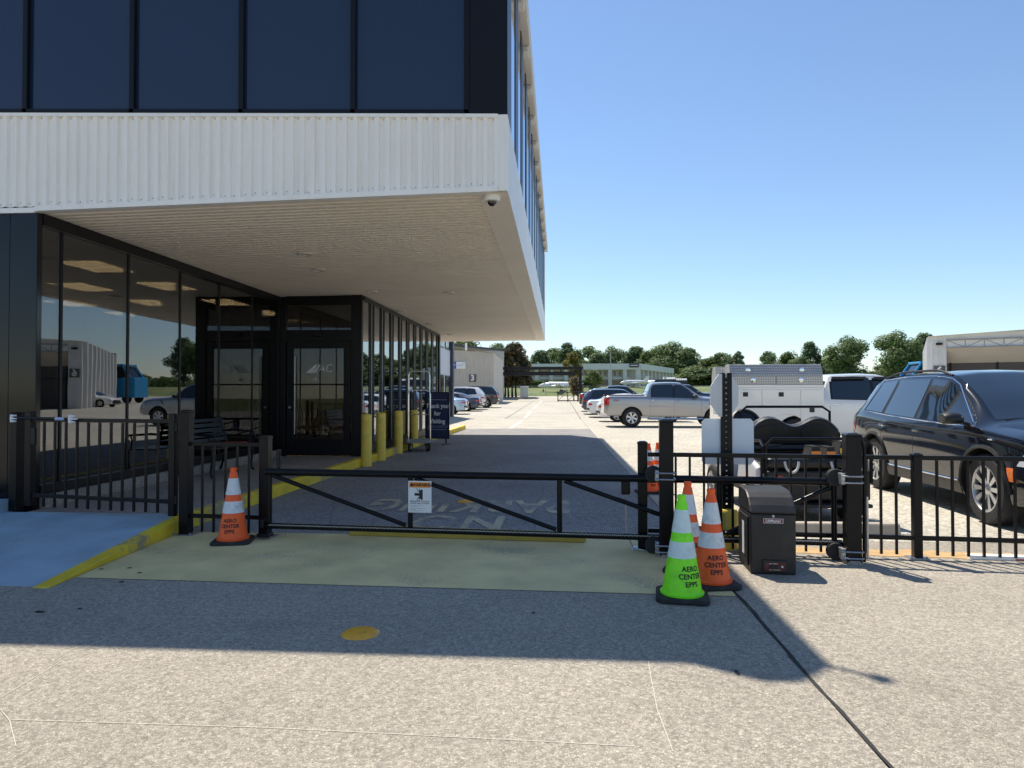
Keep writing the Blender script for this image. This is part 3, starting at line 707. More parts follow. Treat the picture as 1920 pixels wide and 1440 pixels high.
cone('traffic_cone', 'far orange cone behind the gate, right of the pair against the post', gp(1234, 921.5), M_ORANGE, M_SHEET, R(15), R(-6), )

# ================================================================ FENCE LINE
FA = -math.atan(0.078)
def FP(X, dy=0.0): return (X, 6.32 - 0.078 * X + dy, 0.0)
def post_parts(t, h, w=.064, capk=True, name='post'):
    B().box(-w/2, w/2, -w/2, w/2, 0.0, h - .022).build(name, M_BLACK, t, bevel=.005)
    b = B(); k = w/2 + .004
    b.add([(-k, -k, h - .022), (k, -k, h - .022), (k, k, h - .022), (-k, k, h - .022), (-k, -k, h - .008), (k, -k, h - .008), (k, k, h - .008), (-k, k, h - .008), (-k*.5, -k*.5, h + .004), (k*.5, -k*.5, h + .004), (k*.5, k*.5, h + .004), (-k*.5, k*.5, h + .004)],
          [(3, 2, 1, 0), (0, 1, 5, 4), (1, 2, 6, 5), (2, 3, 7, 6), (3, 0, 4, 7), (4, 5, 9, 8), (5, 6, 10, 9), (6, 7, 11, 10), (7, 4, 8, 11), (8, 9, 10, 11)])
    b.build('post_cap', M_BLACK, t)
    if capk:
        B().box(-w*1.1, w*1.1, -w*.9, w*.9, 0.001, .012).build('base_plate', M_STEEL, t)
        for sx in (-1, 1): B().lathe([(.009, .012), (.009, .026), (0, .028)], 8, (sx * w * .88, -w*.6, 0)).build('anchor_bolt', M_STEEL, t)
def fence_post(label, X, h, w, dy=0.0, plate=True):
    t = thing('fence_post', label, 'fence post', FP(X, dy), FA, 'black fence posts'); post_parts(t, h, w, plate); return t
fence_post('tall black post between the swing gate and the short picket panel', -3.75, 1.25, .10)
fence_post('black catch post at the closed end of the sliding gate', -2.90, 1.0, .095)
fence_post('round-topped black post behind the left roller post', .752, .98, .085)
fence_post('slim black post in the right picket fence before the black SUV', 3.06, .90, .07)
def picket_panel(label, X0, X1, zt, zb, n, pz0=.03, up=0.0, drop=0.0):
    t = thing('picket_fence', label, 'fence', FP(X0), FA, 'picket fence panels'); L = (X1 - X0) / math.cos(FA)
    for z in (zt, zb): B().box(.0, L, -.017, .017, z - .019, z + .019).build('rail', M_BLACK, t, bevel=.003)
    me = B().box(-.0095, .0095, -.0095, .0095, pz0, zt + up - .021 if up <= 0 else zt + up).mesh('picket'); me.materials.append(M_BLACK)
    for k in range(n): link('picket', me, t, loc=((k + 1) * L / (n + 1), 0, 0))
    return t
picket_panel('short five-picket fence panel behind the left orange cone', -3.70, -2.95, .91, .19, 5)
picket_panel('picket fence panel behind the sliding gate and the operator box', .80, 3.02, .862, .175, 17)
picket_panel('picket fence panel at the right edge in front of the black SUV wheel', 3.10, 6.5, .862, .175, 27)

# swing gate on the sidewalk
A0, A1 = Vector((-5.74, 6.97, .15)), Vector((-3.86, 6.62, .15))
d = A1 - A0; L = d.length; ga = math.atan2(d.y, d.x)
t = thing('latch_post', 'black square post at the far left end of the swing gate', 'fence post', A0 + Vector((-.14, .03, 0)), ga); post_parts(t, 1.06, .1, False)
t = thing('swing_gate', 'black picket swing gate with closer arm across the sidewalk', 'gate', A0, ga)
B().box(0, .085, -.035, .035, .06, 1.07).build('stile', M_BLACK, t, bevel=.006)
B().box(L - .075, L, -.03, .03, .03, 1.06).build('stile', M_BLACK, t, bevel=.006)
for z in (.985, .175): B().box(.086, L - .076, -.019, .019, z - .02, z + .02).build('rail', M_BLACK, t, bevel=.003)
me = B().box(-.0105, .0105, -.0105, .0105, .055, .963).mesh('picket'); me.materials.append(M_BLACK)
for k in range(11): link('picket', me, t, loc=(.086 + (k + 1) * (L - .162) / 12, 0, 0))
B().tube([(-.1, -.05, 1.005), (.62, -.05, 1.0)], .016, 10).build('closer_arm', M_BLKMETAL, t, smooth=40)
M_LBL = mat('blue_white_label', (.42, .5, .68), .5)
B().tube([(.44, -.05, 1.0012), (.56, -.05, 1.0004)], .0172, 10).build('closer_label', M_LBL, t, smooth=40)
for x in (-.15, .63):
    b = B()
    for dz in (-.03, 0, .03): b.cbox((x + .03, -.05, 1.0 + dz), (.10 if dz == 0 else .05, .03, .017))
    b.cbox((x, -.05, 1.0), (.022, .035, .085)); b.build('closer_bracket', M_WHITE, t, bevel=.003)
for z in (.93, .2):
    B().lathe([(.016, -.04), (.016, .04)], 10, (L + .018, -.02, z)).build('hinge', M_BLKMETAL, t)
B().box(.1, .16, -.05, -.02, .72, .90).build('latch_box', M_BLKMETAL, t, bevel=.006)

# sliding gate
GD = -.10
t = thing('sliding_gate', 'long black tubular sliding gate with diagonal braces across the drive', 'gate', FP(0, GD), FA)
sg = t
ZT, ZB = .655, .132
B().tube([(-2.86, 0, ZT), (2.42, 0, ZT)], .034, 14).build('top_tube', M_BLACK, t, smooth=40)
B().tube([(-2.86, 0, ZB), (2.42, 0, ZB)], .028, 14).build('bottom_tube', M_BLACK, t, smooth=40)
for x in (-2.82, -1.405, 0.0, 1.41, 2.36): B().tube([(x, 0, ZB + .03), (x, 0, ZT - .028)], .024, 12).build('upright', M_BLACK, t, smooth=40)
for x0 in (-2.78, -1.36, 0.045): B().tube([(x0, 0, ZT - .035), (x0 + 1.33, 0, ZB + .045)], .0215, 12).build('diagonal_brace', M_BLACK, t, smooth=40)
B().tube([(1.46, 0, ZB + .05), (2.33, 0, ZT - .05)], .0215, 12).build('diagonal_brace', M_BLACK, t, smooth=40)
# drive chain along the bottom tube
me = B().box(-.008, .008, -.004, .004, -.005, .005).mesh('chain'); b = B()
for k in range(290): b.cbox((-2.8 + k * .018, -.032, ZB + .016 + (.0015 if k % 2 else -.0015)), (.0135, .006, .009))
stuff(b.build('drive_chain', M_STEEL, t))
b = B(); b.box(-2.93, -2.80, -.05, .05, .03, .06); b.box(-2.89, -2.85, -.055, .03, .12, .2); b.build('end_stop', M_BLKMETAL, t, bevel=.004)
B().tube([(-2.74, .02, .65), (-2.74, .02, .86)], .02, 8).build('catch_pin', M_BLKMETAL, t)

# warning sign hung on the gate
ws = thing('warning_sign', 'white warning sign with orange header hung on the sliding gate', 'sign', FP(-1.30, GD - .045), FA)
w, z0, z1 = .112, .305, .60
M_SIGNW = mat('sign_white', (.76, .77, .78), .4); M_SIGNO = mat('sign_orange', (.82, .26, .03), .45)
B().box(-w, w, -.002, .004, z0, z1).build('sign_plate', M_SIGNW, ws, bevel=.0015)
B().box(-w + .012, w - .012, -.0032, -.0021, z1 - .062, z1 - .012).build('header_band', M_SIGNO, ws)
lettering('header_lettering', 'WARNING', .040, M_INK, ws, (.018, -.0042, z1 - .037), FRONT, bold=.0016, shear=.1)
b = B(); b.add([(-.098, -.004, z1 - .05), (-.06, -.004, z1 - .05), (-.079, -.004, z1 - .018)], [(0, 1, 2)]); b.build('alert_triangle', M_INK, ws, fix=False)
b = B(); b.box(-.005, .012, -.0036, -.0022, z1 - .165, z1 - .085); b.box(.013, .028, -.0036, -.0022, z1 - .175, z1 - .08); b.box(-.05, -.006, -.0036, -.0022, z1 - .137, z1 - .113)
for s in (-1, 1):
    for q in (0, 1): b.bar((-.012 - q * .0, -.003, z1 - .125 + s * .022), (-.03 + q * .03, -.003, z1 - .125 + s * .058), .004, .0015, (0, 1, 0))
b.build('crush_pictogram', M_INK, ws)
lettering('body_lettering', 'Moving Gate Can Cause\nSerious Injury Or Death', .0185, M_INK, ws, (0, -.0032, z0 + .098), FRONT, bold=.0003, line=1.0)
for k, zz in enumerate((.066, .056, .040, .030, .018)):
    lettering('fine_print', ['Keep clear! Gate may move at any time', 'without prior warning.', 'Do not let children operate the gate or play', 'in the gate area.', 'This gate is intended for vehicles only.'][k], .0082, M_INK, ws, (-.095, -.0032, z0 + zz), FRONT, align='LEFT')

# roller posts with wheels and U-bolts
def roller_post(label, X, h, plate):
    p = FP(X, -.245); t = thing('roller_post', label, 'fence post', p, FA, 'roller posts of the sliding gate'); w = .118
    post_parts(t, h, w, False)
    B().lathe([(.085, 0), (.085, .008), (.07, .03), (0, .03)], 18).build('concrete_collar', M_WALK, t, smooth=40)
    for z in (.70, .075):
        zc = z
        B().lathe([(.0, -.03), (.03, -.03), (.07, -.028), (.075, -.02), (.06, 0), (.075, .02), (.07, .028), (.03, .03), (0, .03)], 24, (-.105, .09, zc), 'y').build('guide_roller', M_RUBBER, t, smooth=40)
        B().box(-.095, -.062, -.04, .055, zc - .045, zc + .045).build('roller_bracket', M_STEEL, t, bevel=.003)
        for dz in (-.027, .027):
            pts = [(-.1, -.062, zc + dz), (-.06, -.068, zc + dz), (.06, -.068, zc + dz), (.072, -.05, zc + dz), (.072, .06, zc + dz)]
            B().tube(pts, .0075, 8).build('u_bolt', M_STEEL, t, smooth=40)
    return t
roller_post('thick black roller post beside the lime cone with steel U-bolts', .925, 1.19, False)
roller_post('thick black roller post between the operator box and the black SUV', 2.44, 1.08, True)
# conduit and loop on the second roller post
t = thing('conduit_pipe', 'thin black conduit loop running up the far roller post', 'pipe', FP(2.44, -.245), FA)
B().tube([(.11, .05, 0), (.115, .05, .7), (.11, .03, .95), (.085, .03, 1.05), (.04, .03, 1.075)], .014, 10).build('conduit', M_BLACK, t, smooth=40)
B().tube([(.12, -.0, .04), (.12, -.0, .55)], .010, 8).build('grey_conduit', M_STEEL, t, smooth=40)
# photo-eye on flexible conduit by the first post
t = thing('photo_eye', 'small black photo-eye box hanging beside the gate post', 'sensor', FP(.60, -.02), FA)
B().box(-.04, .04, -.04, .03, .50, .66).build('sensor_box', M_BLACK, t, bevel=.012)
B().tube([(0, 0, .5), (.0, 0, .3), (.01, 0, .12), (.06, -.05, .03), (.16, -.08, .012)], .009, 8).build('flex_conduit', M_STEEL, t, smooth=40)

# gate operator box
o0 = G(1412, 1076); o1 = G(1489, 1079)
t = thing('gate_operator', 'black plastic gate operator box with sloped lid beside the cones', 'gate operator', ((o0.x + o1.x) / 2, (o0.y + o1.y) / 2 , 0), R(-3))
gw = .172; M_OPB = mat('black_moulded_plastic', (.012, .012, .013), .5, bump=.12, bscale=260, var=.15, vscale=10, dirt=(.08, .075, .07), dscale=4, damt=.3)
b = B(); b.prism([(0, .0), (0.0, .47), (.43, .47), (.43, 0)], 'x', -gw, gw); b.build('lower_housing', M_OPB, t, bevel=.012)
b = B(); lid = [(-.005, .472), (-.003, .49), (.03, .535), (.085, .59), (.14, .622), (.19, .636), (.43, .645), (.436, .472)]
b.prism(lid, 'x', -gw - .004, gw + .004); b.build('lid', M_OPB, t, bevel=.018)
b = B(); b.box(-gw - .012, -gw - .001, .06, .4, .05, .44); b.build('side_panel', M_OPB, t, bevel=.006)
B().box(-gw - .0135, -gw - .0125, .17, .24, .12, .38).build('side_label', M_SIGNW, t)
lb = B().box(-.075, .075, -.003, -.0005, .40, .436).build('maker_plate', mat('label_dark_red', (.16, .02, .02), .5), t, bevel=.001)
b = B()
for (x0, x1, z0_, z1_) in ((-.075, .075, .433, .436), (-.075, .075, .40, .403), (-.075, -.072, .4031, .4329), (.072, .075, .4031, .4329)): b.box(x0, x1, -.0042, -.0031, z0_, z1_)
b.build('plate_border', M_SIGNW, lb)
lettering('maker_lettering', 'LiftMaster', .031, M_SIGNW, lb, (0, -.0044, .4175), FRONT, bold=.0006, xs=.92)
B().lathe([(0, -.008), (.010, -.006), (.011, 0)], 12, (0.0, -.0005, .455), 'y').build('lock', M_STEEL, t)
fr = B(); fr.box(-.085, .105, -.012, -.0005, .018, .115); fr.build('switch_frame', M_OPB, t, bevel=.01)
B().box(-.068, .088, -.0155, -.0125, .03, .098).build('switch_panel', mat('dark_red_panel', (.09, .012, .012), .35), t, bevel=.004)
B().lathe([(0, -.006), (.008, -.005), (.009, 0)], 12, (.062, -.0155, .066), 'y').build('reset_button', M_SIGNW, t)
b = B(); b.box(-.03, .03, -.022, -.0156, .05, .078); b.build('rocker_switch', M_OPB, t)
lettering('switch_lettering', 'ON  RESET', .014, M_SIGNW, t, (-.005, -.0165, .088), FRONT); lettering('switch_lettering', 'OFF  CONTROL', .012, M_SIGNW, t, (.005, -.0165, .04), FRONT)

# painted timber wheel stop under the gate
a, c = G(654, 1005), G(1097, 1019); d = c - a
t = thing('wheel_stop', 'long faded yellow wheel stop lying under the sliding gate', 'wheel stop', (a.x, a.y, 0.005), math.atan2(d.y, d.x))
M_YSTOP = worn_paint('faded_yellow_stop', (.46, .33, .05), (.24, .2, .1), .03, 9)
b = B(); b.prism([(0, 0), (.02, .076), (.14, .08), (.16, 0)], 'x', 0, d.length); b.build('stop_body', M_YSTOP, t, bevel=.012)
for x in (.3, d.length - .3): B().lathe([(.016, .076), (.016, .088), (0, .09)], 10, (x, .08, 0)).build('anchor_pin', M_STEEL, t)
# concrete stops behind the right fence
M_CSTOP = mat('bare_concrete', (.42, .37, .3), .85, var=.15, vscale=4, bump=.2, bscale=60)
for (p0, p1, lab) in (((1440, 1003), (1692, 1006), 'tan concrete wheel stop behind the operator box'), ):
    a, c = G(*p0), G(*p1); d = c - a
    t = thing('wheel_stop', lab, 'wheel stop', (a.x, a.y, 0), math.atan2(d.y, d.x))
    b = B(); b.prism([(0, 0), (.03, .12), (.13, .12), (.16, 0)], 'x', 0, d.length); b.build('stop_body', M_CSTOP, t, bevel=.02)
a = G(1815, 1047); t = thing('lumber_board', 'white and red painted board lying along the right fence', 'board', (a.x + .0, a.y - .0, 0), FA)
b = B().box(0, 1.3, -.04, .05, .0, .035); b.build('board', M_WHITE, t, bevel=.004); B().box(.35, 1.3, -.0412, -.0402, .004, .016).build('red_stripe', mat('red_paint', (.4, .03, .03), .5), t)
# sand washed along the fence foot
b = B(); rows = []
for i in range(50):
    X = 1.75 + i * .1; p = FP(X); w0 = .10 + .1 * rnd.random(); rows.append([(X, p[1] + .06 - .03 * rnd.random(), .003), (X, p[1] + .16, .007), (X, p[1] + .16 + w0, .003)])
b.grid(rows); M_SAND = mat('washed_sand', (.50, .33, .16), .95, var=.25, vscale=9, bump=.4, bscale=120)
stuff(structure(b.build('washed_sand', M_SAND))); bpy.data.objects['washed_sand']['kind'] = 'stuff'
tag(bpy.data.objects['washed_sand'], 'orange sand washed along the foot of the right fence', 'sand')

# ================================================================ SIGN POST behind the fence
p = G(1363, 1028)
sp = thing('sign_post', 'black perforated post on a yellow base carrying two sign backs', 'sign post', (p.x, p.y, 0), R(-2))
PY = p.y; M_SIGNB = mat('bare_aluminium_sign_back', (.58, .62, .66), .5, .4, var=.05, vscale=5)
B().lathe([(.102, 0), (.102, .335), (.085, .36), (0, .362)], 28).build('yellow_base', M_BOLL, sp, smooth=40)
b = B(); H_ = 1.605
b.box(-.05, -.009, -.012, .012, .24, H_).box(.009, .05, -.012, .012, .24, H_)
for k in range(26): b.box(-.009, .009, -.006, .006, .262 + k * .0505, .262 + k * .0505 + .036)
b.build('perforated_post', M_BLACK, sp)
def regular(n, r, a0): return [(r * math.cos(a0 + 2 * math.pi * k / n), r * math.sin(a0 + 2 * math.pi * k / n)) for k in range(n)]
so = tag(B().prism([(x, z + 1.40) for x, z in regular(8, .213, R(22.5))], 'y', .015, .018).build('octagonal_sign', M_SIGNB, bevel=.0008), 'blank back of an octagonal sign at the top of the perforated post', 'sign')
so.location = (p.x, p.y, 0); so.rotation_euler = (0, 0, R(38))
rw = .235; rp = [(-rw, .795), (-rw + .03, .765), (rw - .03, .765), (rw, .795), (rw, 1.155), (rw - .03, 1.185), (-rw + .03, 1.185), (-rw, 1.155)]
rs = tag(B().prism(rp, 'y', .013, .016).build('rectangular_sign', mat('sign_back_pale', (.66, .72, .8), .5, .2), bevel=.0008), 'blank pale back of a rectangular sign below the octagonal one', 'sign')
rs.location = (p.x + .015, p.y, 0)

# ================================================================ BOLLARDS
for (px, py, hh, lab) in ((687, 874, 1.03, 'yellow bollard nearest the door, front of the row'), (714, 863, 1.03, 'second yellow bollard from the door'),
                          (747, 850, 1.03, 'third yellow bollard, beside the luggage cart'), (777, 837.5, 1.0, 'fourth yellow bollard, behind the luggage cart frame')):
    p = G(px, py); t = thing('bollard', lab, 'bollard', (p.x, p.y, 0), 0, 'yellow bollards by the entrance')
    B().lathe([(.104, 0), (.104, hh - .05)], 28).build('sleeve', M_BOLL, t, smooth=40)
    B().lathe([(.1045, hh - .05), (.1045, hh - .03), (.09, hh - .01), (.05, hh), (0, hh + .003)], 28).build('domed_cap', M_BOLL, t, smooth=50)

# ================================================================ BENCH
bx = thing('park_bench', 'black slatted metal bench against the glass wall', 'bench', (-5.38, 10.42, .15), R(-90))   # local: length x, back towards -y after turn
# local frame: x along the length, y forward (towards the drive is +y)
bx.rotation_euler = (0, 0, R(-90)); LB = .72
for k in range(5): B().box(-LB, LB, -.19 + k * .09, -.19 + k * .09 + .07, .43, .45).build('seat_slat', M_BLACK, bx, bevel=.005)
for k in range(5):
    z = .53 + k * .078; yb = -.235 - k * .022
    B().bar((-LB, yb, z), (LB, yb, z), .02, .06, (0, -.25, 1)).build('back_slat', M_BLACK, bx, bevel=.004)
for s in (-1, 1):
    x = s * (LB - .06)
    B().tube([(x, .27, .012), (x, .235, .03), (x, .22, .12), (x, .245, .28), (x, .235, .42)], .019, 8).build('leg', M_BLACK, bx, smooth=40)
    B().tube([(x, -.33, .012), (x, -.30, .03), (x, -.25, .2), (x, -.20, .42), (x, -.25, .60), (x, -.335, .90)], .019, 8).build('leg', M_BLACK, bx, smooth=40)
    arm = [(x, -.26, .66), (x, -.1, .67), (x, .1, .655), (x, .22, .65), (x, .275, .62), (x, .28, .575), (x, .25, .55), (x, .225, .57)]
    B().tube(arm, .017, 8).build('armrest', M_BLACK, bx, smooth=40)
    B().tube([(x, .2, .43), (x, .18, .55), (x, .2, .645)], .012, 8).build('arm_support', M_BLACK, bx, smooth=40)
cu = tag(B().box(-.17, .17, -.2, .2, 0, .03).build('red_folder', mat('red_plastic', (.65, .06, .02), .5), bevel=.012), 'flat red plastic item lying on the bench seat', 'folder')
cu.location = (-5.32, 10.75, .602); cu.rotation_euler = (0, 0, R(8))

# ================================================================ LUGGAGE CART
p = G(782, 846)
lc = thing('luggage_cart', 'chrome hotel luggage cart with hoop frame on grey casters', 'luggage cart', (p.x, p.y + .25, 0), R(12))
M_CARP = mat('grey_cart_deck', (.3, .3, .31), .6, var=.1, vscale=20)
b = B(); s, q = (.34, .5), .12
ring = []
for cx, cy, a0 in ((s[0]-q, s[1]-q, 0), (-s[0]+q, s[1]-q, 90), (-s[0]+q, -s[1]+q, 180), (s[0]-q, -s[1]+q, 270)):
    for k in range(5): a = R(a0 + k * 22.5); ring.append((cx + q * math.cos(a), cy + q * math.sin(a)))
b.prism(ring, 'z', .215, .265); b.build('deck', M_CARP, lc, bevel=.01)
for yy, zz in ((-.42, 1.52), (.42, 2.02)):
    pts = [(-.27, yy, .265), (-.27, yy, zz - .1), (-.25, yy, zz - .03), (-.19, yy, zz), (.19, yy, zz), (.25, yy, zz - .03), (.27, yy, zz - .1), (.27, yy, .265)]
    B().tube(pts, .0165, 10).build('hoop', M_CHROME, lc, smooth=40)
for x in (-.27, .27): B().tube([(x, -.42, .92), (x, .42, .92)], .011, 8).build('side_rail', M_CHROME, lc, smooth=40)
B().tube([(-.27, -.42, .92), (.27, -.42, .92)], .011, 8).build('cross_rail', M_CHROME, lc, smooth=40)
for sx in (-1, 1):
    for sy in (-1, 1):
        w = B().lathe([(.05, -.02), (.1, -.022), (.103, 0), (.1, .022), (.05, .02)], 20, (0, 0, 0), 'x').build('caster', M_RUBBER, lc, smooth=40, loc=(sx * .22, sy * .36, .103), rot=(0, 0, R(25 * sx)))
        B().lathe([(0, -.024), (.05, -.022), (.05, .022), (0, .024)], 16, (0, 0, 0), 'x').build('hub', M_STEEL, w, smooth=40)
        B().bar((.034, 0, 0), (.034, 0, .115), .03, .006, (1, 0, 0)).bar((-.034, 0, 0), (-.034, 0, .115), .03, .006, (1, 0, 0)).build('fork', M_STEEL, w)

# ================================================================ THANK YOU SIGN BOARD
p = G(820, 833)
tb = thing('sign_board', 'navy free-standing sign board reading Thank you for Visiting', 'sign board', (p.x, p.y, 0), R(-7))
M_NVY = mat('navy_sign_face', (.022, .035, .115), .4); M_STXT = mat('sign_lettering_white', (.8, .82, .88), .5)
W2, Z0, Z1 = .355, .16, 1.49
b = B(); b.box(-W2, -W2 + .03, -.02, .02, Z0, Z1).box(W2 - .03, W2, -.02, .02, Z0, Z1).box(-W2 + .0301, W2 - .0301, -.02, .02, Z1 - .03, Z1).box(-W2 + .0301, W2 - .0301, -.02, .02, Z0, Z0 + .03)
b.build('frame', M_BLKMETAL, tb, bevel=.004)
B().box(-W2 + .0302, W2 - .0302, -.008, .008, Z0 + .031, Z1 - .031).build('panel', M_NVY, tb)
for z in (1.27, .42): B().box(-.27, .27, -.0105, -.0085, z - .004, z + .004).build('rule_line', M_STXT, tb)
for z, w in ((1.09, 'Thank you'), (.875, 'for'), (.655, 'Visiting')): lettering('message_lettering', w, .175, M_STXT, tb, (0, -.0105, z), FRONT, bold=.006, xs=.9)
lettering('footer_lettering', 'AEROCENTER', .085, mat('dim_lettering', (.3, .33, .42), .5), tb, (.04, -.0105, .50), FRONT, shear=.1)
b = B()
for k in range(2): b.add([(-.27 + k * .035, -.0105, .475), (-.25 + k * .035, -.0105, .475), (-.21 + k * .035, -.0105, .53), (-.225 + k * .035, -.0105, .53)], [(0, 1, 2, 3)])
b.build('footer_emblem', M_STXT, tb, fix=False)
for s in (-1, 1):
    x = s * .26
    B().box(x - .018, x + .018, -.018, .018, .02, Z0 - .001).build('leg', M_BLKMETAL, tb)
    B().box(x - .02, x + .02, -.3, .3, .0, .03).build('foot', M_BLKMETAL, tb, bevel=.004)
# ================================================================ VEHICLES
def paint(name, c, metal=0.0, rough=0.3): return mat(name, c, rough, metal, coat=1.0)
M_CGLASS = mat('car_glass', (0.008, 0.014, 0.020), 0.02, spec=0.9, coat=0.8)
M_TRIMBLK = mat('car_black_trim', (0.012, 0.012, 0.013), 0.45)
M_TYRE = mat('tyre_rubber', (0.016, 0.016, 0.017), 0.8, bump=.2, bscale=90, dirt=(.07, .065, .06), dscale=6, damt=.4)
M_RIM = mat('silver_wheel', (0.55, 0.56, 0.58), 0.28, 0.9)
M_RIMD = mat('dark_wheel', (0.03, 0.03, 0.033), 0.35, 0.5)
M_TAIL = mat('red_tail_lamp', (0.5, 0.012, 0.015), 0.12, coat=1)
M_HEAD = mat('headlamp_lens', (0.55, 0.58, 0.62), 0.08, coat=1)
M_AMBER = mat('amber_marker_lens', (0.8, 0.18, 0.02), 0.2, coat=1)
M_PLATE = mat('number_plate_white', (.7, .7, .68), .5)
SPECS = {
 # rows: x, z_bottom, z_belt, z_top, half width at sill, at belt, at top
 'suv': dict(rows=[(-2.36, .46, .90, .96, .76, .78, .62), (-2.30, .34, 1.04, 1.14, .88, .88, .70), (-2.22, .29, 1.11, 1.28, .93, .92, .70), (-1.93, .27, 1.15, 1.60, .955, .94, .66), (-1.72, .26, 1.145, 1.665, .96, .95, .67),
   (-.9, .25, 1.10, 1.705, .965, .965, .70), (0.0, .25, 1.065, 1.70, .965, .97, .71), (.45, .25, 1.05, 1.66, .965, .97, .70), (.95, .25, 1.04, 1.38, .965, .965, .70), (1.36, .25, 1.03, 1.10, .965, .955, .76),
   (1.5, .25, 1.015, 1.075, .965, .95, .77), (2.05, .26, .955, 1.02, .955, .925, .74), (2.35, .28, .88, .96, .93, .89, .68), (2.46, .31, .78, .88, .88, .84, .6), (2.52, .4, .68, .76, .78, .76, .5)],
   ax=(1.53, -1.33), r=.385, win=[(-.02, 1.26, .03, .545), (-1.02, -.10, -.93, -.05), (-1.74, -1.12, -1.55, -1.03)], ws=(.50, 1.33, .64), rw=(-2.22, -1.9, .60), seams=(1.28, -.06, -1.06),
   handles=(.12, -.92), rails=True),
 'sedan': dict(rows=[(-2.42, .42, .84, .90, .72, .72, .55), (-2.36, .3, .96, 1.02, .84, .82, .66), (-2.2, .24, 1.0, 1.06, .89, .87, .68), (-1.8, .22, .99, 1.07, .905, .9, .66), (-1.0, .21, .96, 1.36, .91, .9, .57), (-.55, .2, .945, 1.42, .91, .905, .57),
   (0, .2, .93, 1.44, .91, .91, .58), (.4, .2, .92, 1.40, .91, .91, .58), (1.2, .2, .90, .98, .91, .9, .68), (1.4, .2, .885, .95, .91, .89, .7), (2.0, .21, .80, .86, .895, .85, .62), (2.3, .24, .70, .77, .85, .78, .52), (2.42, .36, .58, .64, .72, .68, .4)],
   ax=(1.42, -1.40), r=.335, win=[(-.02, 1.02, .02, .42), (-.98, -.09, -.80, -.05)], ws=(.44, 1.17, .56), rw=(-1.76, -.98, .54), seams=(1.12, -.05, -1.02), handles=(.1, -.86), rails=False),
 'pickup': dict(rows=[(-2.94, .62, 1.24, 1.29, .90, .90, .80), (-2.90, .52, 1.32, 1.375, .955, .95, .86), (-2.7, .5, 1.33, 1.385, .975, .97, .88), (-1.02, .48, 1.325, 1.385, .98, .975, .88), (-.97, .46, 1.31, 1.40, .98, .975, .85), (-.90, .46, 1.30, 1.88, .98, .975, .70), (-.78, .46, 1.30, 1.93, .98, .975, .69),
   (0, .45, 1.285, 1.96, .98, .98, .70), (.55, .45, 1.27, 1.93, .98, .98, .69), (1.42, .45, 1.25, 1.34, .98, .97, .76), (1.6, .46, 1.24, 1.315, .98, .965, .78), (2.4, .48, 1.19, 1.27, .975, .94, .76), (2.78, .5, 1.10, 1.20, .95, .9, .7), (2.9, .52, .98, 1.08, .9, .86, .64), (2.94, .58, .85, .95, .85, .82, .6)],
   ax=(1.98, -1.70), r=.42, win=[(.22, 1.25, .22, .62), (-.80, .14, -.76, .14)], ws=(.60, 1.40, .62), rw=(-.99, -.88, .6), seams=(1.38, .18, -.88), handles=(.34, -.70), rails=False),
}
def rows_of(spec, n=84):
    rw = spec['rows']; x0, x1 = rw[0][0], rw[-1][0]; out = []
    for i in range(n):
        x = x0 + (x1 - x0) * i / (n - 1)
        # cosine spacing near ends keeps the corners round
        k = 0
        while k < len(rw) - 2 and x > rw[k+1][0]: k += 1
        a, c = rw[k], rw[k+1]; t = (x - a[0]) / (c[0] - a[0]); out.append([a[j] + (c[j] - a[j]) * t for j in range(7)])
    for _ in range(2):
        out = [out[0]] + [[out[i][0]] + [.25*out[i-1][j] + .5*out[i][j] + .25*out[i+1][j] for j in range(1, 7)] for i in range(1, n-1)] + [out[-1]]
    return out
def section(r):
    x, zb, zk, zt, ws_, wk, wt = r; zm = zb + .52 * (zk - zb); hgt = zt - zk
    return [(0, zb), (ws_ * .78, zb), (ws_ - .035, zb + .02), (ws_ - .01, zb + .09), (ws_ + .012, zm), (wk + .016, zk - .11), (wk + .004, zk - .035), (wk - .022, zk + min(.008, hgt * .1)),
            (wt + (wk - wt) * .10, zk + hgt * .86), (wt - .035, zt - min(.012, hgt * .05)), (wt * .55, zt + .022), (0, zt + .032)]
